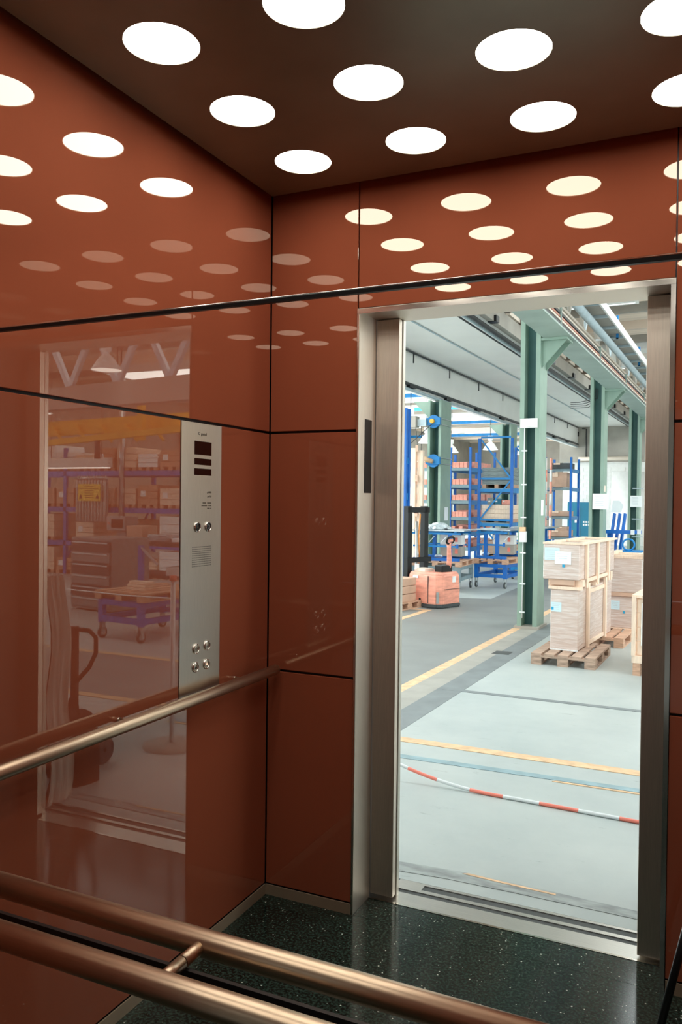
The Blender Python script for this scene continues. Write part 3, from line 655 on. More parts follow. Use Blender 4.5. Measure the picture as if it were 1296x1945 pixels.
# ------------------------------------------------------------------ pallets and wrapped boxes
def pallet(parent, w_, d_, h=0.10, m=pallet_w, z=0.0):
    """three runners of blocks along y, deck boards across; w_ along x, d_ along y, origin at the front-left corner"""
    t = h * .17
    for x in (0, w_ / 2 - .045, w_ - .09):
        for y in (0, d_ / 2 - .06, d_ - .12): box('block', m, (x, y, z + t), (x + .09, y + .12, z + h - 2 * t), parent)
        box('skid_board', m, (x, 0, z), (x + .09, d_, z + t), parent)
    for y in (0, d_ / 2 - .05, d_ - .10): box('stringer_board', m, (0, y, z + h - 2 * t), (w_, y + .10, z + h - t), parent)
    n = 5; bw = w_ / n * .80
    for k in range(n):
        x = k * (w_ - bw) / (n - 1); box('deck_board', m, (x, 0, z + h - t), (x + bw, d_, z + h), parent)
def pallet_thing(label, loc, rot, w_, d_, h=0.10, m=pallet_w, group=None):
    t = thing('pallet', label, 'pallet', loc, rot, group); pallet(t, w_, d_, h, m); return t
pallet_thing('weathered wooden pallet on the pale floor under the tall wrapped box', (0.0, 4.64, 0.0), math.radians(-2.5), 0.55, 0.80, 0.10, pallet_g)
pallet_thing('wooden pallet behind the first one, under the two stacked wrapped cartons', (0.10, 5.86, 0.0), math.radians(-4), 0.56, 0.98, 0.10, pallet_w)
def label_sheet(parent, m, x, y, z, w_, h_, lines=4, blot=None):
    p = box('label_sheet', m, (x, y - .003, z), (x + w_, y - .0005, z + h_), parent)
    for k in range(lines): cbox('print_line', print_grey, ((-.05 if k % 2 else .0) * w_, -.0016, h_ * (.3 - .18 * k)), (w_ * (.75 - .12 * (k % 3)), .0006, .004), p)
    if blot: cbox('blue_mark', print_blue, (blot[0] * w_, -.0018, blot[1] * h_), (.022, .0008, .026), p)
    return p
b1 = thing('wrapped_box', 'tall film-wrapped carton standing on the nearest pallet, the lower of its stack', 'box', (0.118, 4.892, 0.10), math.radians(-5.5))
box('carton', wrapm, (0, 0, 0.005), (0.248, 1.36, 0.545), b1, bev=0.006)
label_sheet(b1, paper_blue, 0.006, 0, 0.345, 0.092, 0.085, 4, (-.36, -.18))
for y in (0.28, 0.98): box('wood_post', pale_w, (0.250, y, 0.0), (0.274, y + .055, 0.59), b1)
for z in (0.012, 0.49): box('wood_rail', pale_w, (0.250, 0.335, z), (0.260, 0.98, z + .035), b1)
box('wood_rail', pale_w, (-0.02, -0.012, 0.548), (0.274, 0.06, 0.575), b1); box('wood_rail', pale_w, (-0.015, 0.55, 0.548), (0.274, 0.62, 0.575), b1); box('wood_rail', pale_w, (-0.015, 1.2, 0.548), (0.274, 1.27, 0.575), b1)
box('film_edge', mat('clear_film', (238, 240, 240), 0.2, var=0.1, scale=40), (-.002, -.003, 0.0), (0.250, 0.004, 0.012), b1)
b2 = thing('wrapped_box', 'film-wrapped carton in a pale wooden frame, stacked on the tall nearest box', 'box', (0.048, 4.885, 0.675), math.radians(-5.5))
box('carton', wrapm, (0, 0, 0.062), (0.325, 1.45, 0.375), b2, bev=0.006)
for y in (0.05, 0.60, 1.2): box('wood_bearer', pale_w, (0.035, y, 0.0), (0.345, y + .09, 0.06), b2)
box('wood_bearer', card, (0.06, 0.01, 0.012), (0.28, 0.045, 0.06), b2)
for y in (0.19, 0.62, 1.08): box('wood_post', pale_w, (0.327, y, -0.02), (0.35, y + .055, 0.385), b2)
box('wood_rail', pale_w, (0.30, 0.0, 0.377), (0.352, 1.47, 0.395), b2); box('wood_rail', pale_w, (-0.005, 0.0, 0.377), (0.045, 1.47, 0.395), b2)
for y in (0.0, 0.62, 1.38): box('wood_rail', pale_w, (0.045, y, 0.377), (0.30, y + .06, 0.395), b2)
box('wood_rail', pale_w, (0.327, 0.19, 0.03), (0.342, 1.14, 0.06), b2)
label_sheet(b2, paper_blue, 0.012, 0, 0.235, 0.135, 0.11, 5); p2 = label_sheet(b2, paper, 0.107, -0.003, 0.20, 0.145, 0.115, 3, (.04, -.62))
b3 = thing('wrapped_box', 'film-wrapped carton on the pallet behind, with a pale blue label, lower of its pair', 'box', (0.415, 6.48, 0.10), math.radians(-4))
box('carton', wrapm, (0, 0, 0.01), (0.34, 0.62, 0.345), b3, bev=0.006); label_sheet(b3, paper_blue, 0.05, 0, 0.20, 0.09, 0.095, 4, (1.0, -.75))
box('wood_bearer', pale_w, (0.05, -0.01, 0.0), (0.30, 0.08, 0.01), b3)
b4 = thing('wrapped_box', 'film-wrapped carton with a wooden lid, upper of the pair beside the door frame', 'box', (0.425, 6.46, 0.447), math.radians(-4))
box('carton', wrapm, (0, 0, 0.04), (0.35, 0.64, 0.40), b4, bev=0.006)
for y in (0.0, 0.55): box('wood_bearer', card, (0.02, y, 0.0), (0.34, y + .08, 0.04), b4)
for y in (0.0, 0.28, 0.56): box('lid_board', pale_w, (-0.02, y, 0.40), (0.37, y + .09, 0.43), b4)
for x in (-0.02, 0.31): box('lid_rail', pale_w, (x, -0.01, 0.43), (x + .06, 0.66, 0.455), b4)
cr = thing('timber_crate', 'pale wooden crate half hidden by the right door jamb', 'crate', (0.855, 4.56, 0.0), math.radians(-4))
for x in (0.0, 0.36): box('foot_block', pallet_w, (x, 0.0, 0.0), (x + .06, 0.10, 0.105), cr); box('foot_block', pallet_w, (x, 0.7, 0.0), (x + .06, 0.80, 0.105), cr)
box('floor_board', pale_w, (-0.01, -0.005, 0.105), (0.43, 0.80, 0.165), cr)
for k in range(4): box('side_board', pale_w, (0.03, 0.02, 0.17 + k * .118), (0.42, 0.035, 0.282 + k * .118), cr); box('side_board', pale_w, (0.02, 0.03, 0.17 + k * .118), (0.03, 0.78, 0.282 + k * .118), cr)
box('side_panel', paper, (0.06, 0.012, 0.25), (0.42, 0.02, 0.60), cr)
for x in (-0.012, 0.40): box('corner_post', pale_w, (x, -0.012, 0.165), (x + .03, 0.02, 0.66), cr)
for k in range(5): box('lid_board', pale_w, (-0.015, 0.0 + k * .16, 0.645), (0.43, 0.15 + k * .16, 0.668), cr)

# ------------------------------------------------------------------ barrier rope on the floor
bt = thing('barrier_rope', 'red and white barrier rope sagging along the floor before the doorway', 'barrier', (0, 0, 0))
def rope_z(x): return 0.0085 + max(0.0, 0.50 - x) ** 2 * 0.30
cuts = [-0.85, -0.65, -0.45, -0.27, -0.10, 0.06, 0.215, 0.385, 0.55, 0.725, 0.905, 1.085, 1.26, 1.35]
for k in range(len(cuts) - 1):
    x0, x1 = cuts[k], cuts[k + 1]; isred = (k % 2 == 1)
    pts = []
    for i in range(5):
        x = x0 + (x1 - x0) * i / 4; pts.append((x, 1.30 + 0.03 * math.cos(x * 2.0), rope_z(x)))
    MB().tube(pts, 0.0085, 10).build('red_length' if isred else 'white_length', tape_red if isred else tape_white, bt)
bs = thing('barrier_post', 'white barrier post on a round grey foot outside the right door jamb', 'post', (1.36, 1.27, 0.0))
MB().lathe([(0.0, 0.025), (0.05, 0.025), (0.16, 0.012), (0.165, 0.0)], n=28).build('foot', concrete, bs)
MB().tube([(0, 0, 0.02), (0, 0, 0.95)], 0.014, 14).build('pole', tape_white, bs); MB().tube([(0, 0, 0.95), (0, 0, 0.98)], 0.02, 14).build('cap', tape_red, bs)
bs2 = thing('barrier_post', 'white barrier post on a round grey foot left of the doorway view', 'post', (-0.86, 1.29, 0.0))
MB().lathe([(0.0, 0.025), (0.05, 0.025), (0.16, 0.012), (0.165, 0.0)], n=28).build('foot', concrete, bs2); MB().tube([(0, 0, 0.02), (0, 0, 0.95)], 0.014, 14).build('pole', tape_white, bs2)

# ------------------------------------------------------------------ orange stacker truck
st = thing('pallet_stacker', 'worn orange electric pallet stacker with a black mast and tiller', 'stacker truck', (-1.985, 8.0, 0.0), math.radians(68))
# local -y is the operator side (right face in view), -x the side panel (left face in view), +y the forks
poly = [(-0.26, 0.30), (-0.27, -0.08), (-0.235, -0.21), (-0.14, -0.26), (0.24, -0.25), (0.25, 0.30)]
def shell(poly, zs, sc):
    bm = bmesh.new(); rings = []
    for z, s in zip(zs, sc): rings.append([bm.verts.new((x * s, y * s, z)) for x, y in poly])
    n = len(poly)
    for a, b in zip(rings[:-1], rings[1:]):
        for k in range(n): bm.faces.new((a[k], a[(k + 1) % n], b[(k + 1) % n], b[k]))
    bm.faces.new(rings[-1]); bm.faces.new(rings[0][::-1])
    bmesh.ops.recalc_face_normals(bm, faces=bm.faces)
    bmesh.ops.bevel(bm, geom=[e for e in bm.edges if not e.is_boundary], offset=0.012, segments=2, affect='EDGES')
    me = bpy.data.meshes.new('shell'); bm.to_mesh(me); bm.free(); return me
me = shell(poly, (0.045, 0.25, 0.44, 0.475), (0.95, 0.96, 0.92, 0.86)); me.materials.append(orange); link('body', me, st)
me = shell(poly, (0.004, 0.058), (0.985, 0.985)); me.materials.append(rubber); link('skirt', me, st)
box('seam', dark_line, (-0.264, -0.085, 0.07), (-0.25, -0.08, 0.43), st); box('seam', dark_line, (-0.13, -0.256, 0.25), (0.225, -0.244, 0.254), st)
box('plate', paper_blue, (-0.256, 0.10, 0.39), (-0.243, 0.19, 0.425), st); box('label_sheet', paper, (0.06, -0.246, 0.34), (0.13, -0.234, 0.42), st, rot=(0.06, 0, 0))
MB().tube([(-0.25, 0.06, 0.11), (-0.262, 0.06, 0.11)], 0.016, 12).build('key_hole', black_m, st)
box('scuffed_corner', zinc, (-0.235, -0.222, 0.07), (-0.20, -0.21, 0.22), st, rot=(0, 0, -0.78))
for x in (-0.235, 0.11):
    box('mast_rail', black_m, (x, 0.31, 0.05), (x + .075, 0.39, 1.36), st); box('mast_rail', black_m, (x + .085, 0.33, 0.05), (x + .11, 0.38, 1.30), st)
MB().tube([(-0.0, 0.36, 0.06), (-0.0, 0.36, 1.15)], 0.018, 12).build('lift_cylinder', zinc, st)
box('mast_crossbar', black_m, (-0.24, 0.31, 1.27), (0.22, 0.36, 1.345), st); box('mast_crossbar', black_m, (-0.26, 0.29, 0.58), (0.24, 0.34, 0.65), st)
MB().tube([(-0.04, 0.34, 1.26), (-0.04, 0.34, 1.33)], 0.03, 14).build('chain_wheel', copper, st)
MB().tube([(0.03, 0.33, 0.65), (0.01, 0.33, 0.95), (0.04, 0.33, 1.25)], 0.010, 8).build('hydraulic_hose', mat('orange_hose', (236, 150, 70), 0.5), st)
box('battery_cover', cream, (-0.16, 0.06, 0.47), (0.02, 0.25, 0.515), st); box('control_sheet', paper, (-0.20, 0.20, 0.50), (-0.12, 0.21, 0.57), st)
box('tiller_base', black_m, (-0.06, -0.16, 0.47), (0.16, -0.02, 0.565), st, bev=0.01)
MB().tube([(0.12, -0.12, 0.50), (0.11, -0.14, 0.62), (0.08, -0.16, 0.80), (0.06, -0.17, 0.87)], [0.036, 0.034, 0.028, 0.036], 12).build('tiller_arm', orange, st)
ring = [(0.055 + 0.075 * math.cos(a), -0.20 - 0.02 * math.sin(a), 0.905 + 0.048 * math.sin(a)) for a in [2 * math.pi * k / 20 for k in range(21)]]
MB().tube(ring, 0.015, 8, cap=False).build('tiller_handle', black_m, st); box('tiller_grip', orange, (0.02, -0.215, 0.885), (0.10, -0.185, 0.925), st, bev=0.006)
for q in (-0.2, 0.1): box('fork', black_m, (q, 0.40, 0.05), (q + .09, 1.2, 0.09), st)
pallet_thing('pallet of pale wood at the left edge of the doorway', (-2.72, 7.3, 0.0), math.radians(-12), 0.5, 0.6, 0.10, pallet_w)
for k, (dz, nm) in enumerate(((0.10, 'lower'), (0.205, 'middle'), (0.31, 'upper'))):
    t = thing('carton', 'small cardboard carton on the pallet at the left door edge, ' + nm + ' of its stack', 'carton', (-2.62, 7.36, dz), math.radians(-12))
    box('carton_body', card, (0, 0, 0.0), (0.38, 0.42, 0.098), t, bev=0.003); box('packing_tape', cream, (0.17, -0.001, 0.02), (0.21, 0.0, 0.098), t)

# ------------------------------------------------------------------ trolleys with pallets, blue frames and sheets
def castor(parent, x, y, z=0.16, r=0.055):
    c = MB().tube([(x - .012, y, r), (x + .012, y, r)], r, 18).build('castor', rubber, parent)
    MB().tube([(x - .016, y, r), (x + .016, y, r)], r * .6, 14).build('wheel_hub', zinc, c); box('castor_fork', zinc, (x - .024, y - .02, r), (x - .017, y + .02, z), c); box('castor_fork', zinc, (x + .017, y - .02, r), (x + .024, y + .02, z), c)
def trolley(loc, rot, w_, d_, m, label, h=0.40):
    t = thing('trolley', label, 'trolley', loc, rot, 'transport trolleys')
    for x in (0.0, w_ - .06):
        for y in (0.0, d_ - .06): box('leg', m, (x, y, 0.16), (x + .06, y + .06, h), t); castor(t, x + .03, y + .03)
    for z in (0.175, h - .055):
        for y in (0.0, d_ - .045): box('cross_rail', m, (.06, y, z), (w_ - .06, y + .045, z + .055), t)
        for x in (0.0, w_ - .045): box('side_rail', m, (x, .06, z), (x + .045, d_ - .06, z + .055), t)
    return t
def stillage(loc, rot, w_, d_, label, h=0.42):
    t = thing('stillage_frame', label, 'steel frame', loc, rot, 'blue stillage frames on trolleys')
    for y in (0.0, d_ - .10): box('foot_beam', blue, (0.0, y, 0.0), (w_, y + .08, 0.045), t)
    for y in (0.01, d_ - .09):
        for x in (0.12, w_ - .18): box('post', blue, (x, y, 0.045), (x + .055, y + .055, h), t)
        box('arm', blue2, (0.0, y + .01, h * .52), (w_ - .05, y + .04, h * .52 + .028), t); box('arm', blue2, (-0.02, y + .01, h), (w_ + .02, y + .05, h + .03), t)
    for x in (0.03, w_ - .08): box('long_rail', blue2, (x, 0.0, h + .03), (x + .04, d_, h + .055), t)
    box('arm_stop', blue, (w_ - .05, 0.015, h * .5), (w_ - .02, 0.055, h * .5 + .06), t)
    for k in range(3): bar('strut', zinc, (0.15 + .2 * k, 0.03, h - .03), (0.06 + .2 * k, 0.03, h - .13), .008, .012, t)
    return t
def sheet(loc, rot, w_, d_, label, m=zinc, n=2):
    t = thing('metal_sheet', label, 'sheet', loc, rot)
    for k in range(n): box('sheet_layer', m, (0.01 * k, 0.012 * k, k * .009), (w_ - .01 * k, d_ - .012 * k, k * .009 + .008), t)
    box('offcut', paper_blue, (w_ * .15, d_ * .12, n * .009), (w_ * .55, d_ * .3, n * .009 + .004), t)
    return t
specs = [((-2.98, 9.72, 0), 2, 0.82, 0.86, grey_paint, 'grey', 'behind the orange stacker'), ((-2.20, 10.72, 0), -6, 0.56, 0.98, blue, 'blue', 'right of the orange stacker'), ((-1.98, 12.45, 0), -4, 0.62, 0.9, blue2, 'bright blue', 'partly behind the nearest green column')]
for loc, rt, w_, d_, m, cn, wh in specs:
    r = math.radians(rt); trolley(loc, r, w_, d_, m, cn + ' steel trolley on castors ' + wh)
    pallet_thing('wooden pallet lying on the ' + cn + ' trolley ' + wh, Vector(loc) + Vector((-.01, -.01, .40)), r, w_ + .02, d_ + .02, .085, pallet_w, 'pallets on trolleys')
    stillage(Vector(loc) + Vector((.03, .02, .485)), r, w_ - .06, d_ - .06, 'blue steel stillage frame on the ' + cn + ' trolley ' + wh)
    sheet(Vector(loc) + Vector((-.02, 0, .485 + .42 + .055)), r, w_ + .08, d_, 'thin metal sheets lying on the blue frame over the ' + cn + ' trolley')
for k, (x, y, z, s) in enumerate(((-2.86, 9.9, .53, 1.0), (-2.55, 9.86, .53, .8), (-2.03, 10.82, .53, .9))):
    t = thing('parts_bundle', ['bundle of clear-wrapped metal parts inside the blue frame behind the stacker', 'smaller bundle of wrapped parts beside the tiller', 'bundle of silvery wrapped parts in the blue trolley frame'][k], 'parts', (x, y, z))
    bm = bmesh.new(); bmesh.ops.create_icosphere(bm, subdivisions=2, radius=0.07 * s)
    for v in bm.verts: v.co = Vector((v.co.x * 1.3, v.co.y, v.co.z * .6)) * random.uniform(.75, 1.15); v.co.z = max(v.co.z, -.035 * s) + .035 * s
    me = bpy.data.meshes.new('bundle'); bm.to_mesh(me); bm.free(); me.materials.append(mat('crumpled_film', (206, 220, 226), 0.25, 0.2, var=0.15, scale=30)); link('film', me, t)
t = thing('film_heap', 'heap of crumpled clear film on top of the sheets behind the stacker mast', 'film', (-2.62, 10.05, .985))
bm = bmesh.new(); bmesh.ops.create_icosphere(bm, subdivisions=3, radius=0.2)
for v in bm.verts: v.co = Vector((v.co.x * 1.0, v.co.y * 1.2, max(v.co.z, 0) * .5)) * random.uniform(.85, 1.1)
me = bpy.data.meshes.new('heap'); bm.to_mesh(me); bm.free(); me.materials.append(MATS['crumpled_film']); link('film', me, t)
for k, (x, y, z) in enumerate(((-2.65, 10.25, .53), (-2.66, 10.27, .72), (-2.03, 11.30, .53), (-2.03, 11.30, .70))):
    t = thing('steel_box', ['pale grey steel case low inside the frame behind the stacker', 'white steel case with a red sticker inside the frame behind the stacker', 'grey steel case at the back of the blue trolley, lower', 'pale steel case at the back of the blue trolley, upper'][k], 'case', (x, y, z))
    box('case_body', white_paint if k % 2 else concrete, (0, 0, 0), (0.36, 0.22, 0.165), t, bev=.004); box('sticker', tape_red, (0.25, -0.002, 0.05), (0.30, 0.0, 0.12), t)

# ------------------------------------------------------------------ blue racks on the left
def rack(u0, u1, v0, v1, zt, levels, label, braces=True, pw=0.055):
    t = thing('storage_rack', label, 'rack', W(0, 0), ROTW, 'blue storage racks')
    for v in (v0, v1 - pw):
        for u in (u0, u1 - pw): box('post', blue, (u, v, 0), (u + pw, v + pw, zt), t)
        if braces:
            z = 0.25; k = 0
            while z + .8 < zt:
                a, b = (u0 + pw, u1 - pw) if k % 2 else (u1 - pw, u0 + pw)
                bar('brace', blue2, (a, v + .027, z), (b, v + .027, z + .78), .02, .03, t); box('brace', blue2, (u0 + pw, v + .015, z + .80), (u1 - pw, v + .04, z + .84), t); z += .84; k += 1
    for z in levels:
        for u in (u0 + .004, u1 - pw + .004): box('beam', blue2, (u, v0 + pw, z - .10), (u + .045, v1 - pw, z), t)
        box('shelf_deck', shelf_grey, (u0 + .05, v0 + .02, z - .02), (u1 - .05, v1 - .02, z), t)
        box('shelf_front', shelf_grey if not braces else blue2, (u0 + pw, v0 + .005, z - .075), (u1 - pw, v0 + .02, z - .02), t)
    return t
rack(-3.45, -2.72, 13.5, 16.4, 2.73, (0.30, 1.02, 1.72), 'tall blue pallet rack with diagonal braces between the two green columns')
def plank_crate(u, v, z, su, sv, h, m, label, planks=4, group=None):
    t = thing('timber_crate', label, 'crate', W(u, v, z), ROTW, group)
    for x in (0, su / 2 - .04, su - .08): box('foot_block', pallet_w, (x, 0, 0), (x + .08, sv, .07), t)
    box('floor_board', m, (0, 0, .07), (su, sv, .09), t)
    ph = (h - .09) / planks
    for k in range(planks):
        z0 = .09 + k * ph
        box('plank', m, (0, 0, z0 + .003), (su, .02, z0 + ph - .003), t); box('plank', m, (0, sv - .02, z0 + .003), (su, sv, z0 + ph - .003), t)
        box('plank', m, (0, .02, z0 + .003), (.02, sv - .02, z0 + ph - .003), t); box('plank', m, (su - .02, .02, z0 + .003), (su, sv - .02, z0 + ph - .003), t)
    return t
plank_crate(-3.38, 13.58, 1.722, .60, .85, .42, grey_w, 'grey weathered wooden crate on the upper level of the braced blue rack')
plank_crate(-3.36, 14.6, 1.722, .58, .85, .46, concrete, 'brown-grey crate behind the weathered one on the upper rack level')
plank_crate(-3.38, 13.58, 1.022, .60, .85, .36, pale_w, 'pale new wooden crate on the middle level of the braced blue rack', 3)
plank_crate(-3.37, 14.6, 1.022, .60, .85, .34, card, 'reddish wooden crate behind the pale one on the middle rack level', 3)
plank_crate(-3.37, 13.62, 0.302, .58, .85, .34, card, 'dull wooden crate on the bottom level of the braced blue rack', 3)
for k in range(4):
    t = thing('carton', ['grey plastic case on the pale crate', 'teal plastic case on the pale crate', 'pink carton on the pale crate', 'teal case behind on the middle rack level'][k], 'case', W(-3.30 + .15 * (k % 3), 13.7 + (1.0 if k == 3 else 0), 1.384 if k < 3 else 1.364), ROTW)
    box('case_body', (grey_w, teal, bin_orange, teal)[k], (0, 0, 0), (.13, .2, .14 - .02 * k), t, bev=.004); box('case_lid', white_paint, (.02, -.002, .05), (.06, 0, .08), t)
rack(-4.66, -4.14, 15.2, 17.2, 2.68, (0.40, 0.75, 1.09, 1.47, 1.83, 2.22), 'blue shelf rack full of orange bins right of the jib column', False, .05)
rack(-6.1, -4.72, 15.2, 15.9, 2.55, (0.40, 0.75, 1.09, 1.47, 1.83, 2.22), 'blue shelf rack full of orange bins left of the jib column', False, .05)
rack(-4.2, -3.16, 8.95, 9.13, 2.85, (0.45, 1.0, 1.55, 2.1), 'near blue rack cut by the left door edge', False, .06)
lev_words = ['lowest', 'second', 'third', 'fourth', 'fifth', 'top']
def bin_mesh():
    m = MB(); m.box((0, 0, 0), (.082, .26, .115)); m.box((-.003, -.004, .108), (.085, .264, .12))
    for x in (.012, .038, .064): m.box((x, -.003, .01), (x + .008, 0.001, .106))
    return m.mesh(bin_orange)
BM = bin_mesh()
for li, z in enumerate((0.40, 0.75, 1.09, 1.47, 1.83, 2.22)):
    for (u0, u1, v, wd) in ((-4.60, -4.20, 15.23, 'right'), (-5.95, -4.80, 15.23, 'left')):
        u = u0
        while u + .09 < u1:
            if random.random() < .93:
                o = link('storage_bin', BM, None, W(u, v, z), (0, 0, ROTW)); tag(o, 'orange ribbed bin, %s shelf of the bin rack %s of the jib column' % (lev_words[li], wd), 'bin', 'orange bins on the %s shelf, %s rack' % (lev_words[li], wd))
            u += .092
    for vv in (15.7, 16.2, 16.7):
        o = link('storage_bin', box_mesh((.40, .36, .15), bin_orange), None, W(-4.40, vv + .1, z + .0755), (0, 0, ROTW)); tag(o, 'wide orange bin deep on the %s shelf right of the jib column' % lev_words[li], 'bin', 'wide bins on the %s shelf' % lev_words[li])
for k, (u, z, wd, h_, m) in enumerate(((-3.62, .45, .38, .3, card), (-3.9, 1.0, .6, .25, pale_w), (-3.6, 1.55, .36, .22, card), (-3.7, 2.1, .4, .3, card))):
    t = thing('carton', ['brown carton on the bottom shelf at the left door edge', 'pale box on the second shelf at the left door edge', 'brown carton on the third shelf at the left door edge', 'brown carton on the top shelf at the left door edge'][k], 'carton', W(u, 9.0, z), ROTW)
    box('carton_body', m, (0, 0, 0), (wd, .12, h_), t, bev=.004); box('packing_tape', cream, (wd * .45, -.001, h_ * .3), (wd * .55, 0, h_), t)
# cream timber frame standing upright
tf = thing('timber_stand', 'tall cream timber frame with cross arms behind the stacker mast', 'frame', W(-4.02, 11.5), ROTW)
box('upright', pale_w, (-.10, 0, 0), (-.005, .09, 2.42), tf); box('upright', pale_w, (.015, .05, 0), (.12, .14, 2.38), tf)
for z in (0.4, 0.95, 1.42, 1.92): box('cross_arm', pale_w, (-.75, .0, z), (-.10, .06, z + .09), tf)
box('upright', pale_w, (-.80, 0, 0), (-.72, .09, 2.1), tf)
for z in (1.15, 1.8, 2.35): box('joint_plate', card, (-.005, -.01, z), (.05, .0, z + .12), tf)
# far rack with striped poles
rack(-3.80, -3.02, 21.0, 22.2, 2.75, (0.46, 1.05, 1.88, 2.42), 'far blue rack before the white block wall', False, .06)
for k, u in enumerate((-3.71, -3.57)):
    t = thing('striped_pole', ['orange and white striped pole at the far rack, left one', 'orange and white striped pole at the far rack, right one'][k], 'pole', W(u, 20.8), ROTW)
    for j in range(8): MB().tube([(0, 0, j * .34), (0, 0, (j + 1) * .34)], .035, 10).build('band', bin_orange if j % 2 == k else white_paint, t)
for k, (u, z, wd, h_) in enumerate(((-3.68, 1.90, .5, .42), (-3.70, 1.06, .6, .14), (-3.7, .47, .6, .18), (-3.45, .65, .3, .1), (-3.68, 2.43, .6, .16))):
    t = thing('carton', ['open brown carton on the upper shelf of the far rack', 'flat brown carton on the middle shelf of the far rack', 'brown carton on the low shelf of the far rack', 'small carton lying on another at the far rack', 'dark flat case on the very top of the far rack'][k], 'carton', W(u, 21.1, z), ROTW)
    box('carton_body', card if k < 4 else dark_grey, (0, 0, 0), (wd, .6, h_), t, bev=.004); box('carton_flap', pale_w, (wd * .2, -.02, h_ * .7), (wd * .5, -.001, h_), t)
tp = thing('switch_cabinet', 'large teal switch cabinet with white vent slots against the far wall', 'cabinet', W(-4.36, 27.2), ROTW)
box('cabinet_body', teal, (0, 0, 0), (.95, .22, 1.48), tp); box('door_gap', dark_line, (.47, -.003, .02), (.476, 0, 1.46), tp)
for r in range(2):
    for k in range(5): box('vent_slot', white_paint, (.55 + k * .085, -.004, .74 - r * .1), (.60 + k * .085, 0, .80 - r * .1), tp)
box('switch', white_paint, (.26, -.02, .74), (.36, 0, .90), tp)
# blue lifting device and low trolley at right
bl = thing('lifting_device', 'bright blue steel lifting frame with leaning bars behind the wrapped boxes', 'steel frame', W(-0.62, 11.6), ROTW)
for k in range(3): bar('leaning_bar', blue, (.02 + k * .085, 0, .30), (.10 + k * .085, .25, 1.26), .035, .05, bl)
box('cross_arm', blue, (-.10, -.04, .93), (.56, .03, .99), bl); box('column_bar', blue, (.02, .0, 0), (.09, .08, .95), bl); box('foot', blue, (-.05, -.2, 0), (.3, .2, .05), bl)
box('arm_pad', white_paint, (.40, -.05, .92), (.46, -.04, 1.0), bl); box('arm_pad', white_paint, (.50, -.05, .93), (.56, -.04, 1.01), bl)
MB().prism([(0, 0), (.16, 0), (.2, .12), (.14, .2), (.03, .2)], -.01, .01).build('sign_plate', paper, bl, (.06, .1, 1.28), (math.pi / 2, 0, 0))
lo = thing('low_trolley', 'low bright blue trolley with a handle loop beside the door frame', 'trolley', W(-0.36, 10.9), ROTW)
box('deck', blue2, (0, 0, .55), (.45, .5, .68), lo)
for x in (.02, .38): box('leg', blue2, (x, .02, 0), (x + .05, .07, .55), lo); box('leg', blue2, (x, .42, 0), (x + .05, .47, .55), lo)
lp = [(.18 + .09 * math.cos(a), .1, .78 + .09 * math.sin(a)) for a in [2 * math.pi * k / 16 for k in range(17)]]
MB().tube(lp, .014, 8, cap=False).build('handle_loop', blue2, lo)

# ------------------------------------------------------------------ hall pendant lamps
def hall_lamp(loc, label, s=1.0):
    t = thing('pendant_lamp', label, 'lamp', loc, 0, 'pendant lamps in the hall')
    MB().lathe([(0.0, .50 * s), (.09 * s, .50 * s), (.09 * s, .34 * s), (.05 * s, .32 * s), (.05 * s, .28 * s), (.13 * s, .22 * s), (.26 * s, .02 * s), (.27 * s, 0)], n=24).build('shade', lamp_shade, t)
    MB().lathe([(.255 * s, .01 * s), (.2 * s, .0), (0, 0)], n=24).build('diffuser', lamp_glow, t)
    MB().tube([(0, 0, .50 * s), (0, 0, max(.6, 5.28 - loc[2]))], .012, 6).build('cable', dark_line, t)
for k, (px_u, v, z) in enumerate(((-6.25, 16.71, 3.32), (-7.8, 21.92, 3.32), (-12.39, 33.19, 3.32), (-8.66, 26.8, 3.32), (-6.8, 25.66, 3.32), (-6.6, 28.68, 3.32))):
    hall_lamp(W(px_u, v, z), ['white bell pendant lamp at the upper left of the doorway view', 'white bell pendant lamp left of the jib column', 'distant white pendant lamp low beside the jib column', 'white pendant lamp right of the jib column', 'white pendant lamp above the braced rack', 'white pendant lamp left of the nearest green column'][k], 1.0)

# ------------------------------------------------------------------ right-hand part of the hall, seen as a reflection in the left wall
trolley((3.62, 3.80, 0), math.radians(8), 0.62, 0.9, blue, 'blue steel trolley reflected in the left glass wall')
pallet_thing('wooden pallet on the reflected blue trolley', (3.58, 3.78, .40), math.radians(8), .70, .95, .085, pallet_w)
t = thing('wood_offcuts', 'small stack of pale wood slats on the reflected trolley', 'slats', (3.75, 4.0, .487), .2)
for k in range(3): box('slat', pale_w, (0, .02 * k, k * .03), (.28, .1 + .02 * k, k * .03 + .026), t)
t = thing('blue_stanchion', 'blue post with a bent handle standing on the reflected trolley', 'post', (4.18, 4.5, .487), 0)
box('post', blue, (0, 0, 0), (.05, .05, .42), t); bar('bent_handle', zinc, (.0, 0, .40), (-.22, 0, .22), .02, .02, t)
cb = thing('drawer_cabinet', 'grey workshop drawer cabinet reflected in the left glass wall', 'cabinet', (5.25, 5.25, 0), math.radians(10))
box('cabinet_body', cab_grey, (0, .02, .02), (.80, .62, .92), cb, bev=.006)
for k in range(6):
    d = box('drawer', dark_grey if k % 2 else cab_grey, (.03, -.004, .06 + k * .14), (.77, .02, .18 + k * .14), cb); cbox('drawer_handle', zinc, (0, -.012, .04), (.68, .016, .02), d)
wb_ = thing('workbench', 'dark workbench loaded with parts, reflected in the left glass wall', 'workbench', (4.75, 6.2, 0), math.radians(6))
box('bench_top', dark_grey, (0, 0, .78), (1.5, .7, .84), wb_)
for x in (.02, 1.42):
    for y in (.02, .62): box('leg', dark_grey, (x, y, 0), (x + .06, y + .06, .78), wb_)
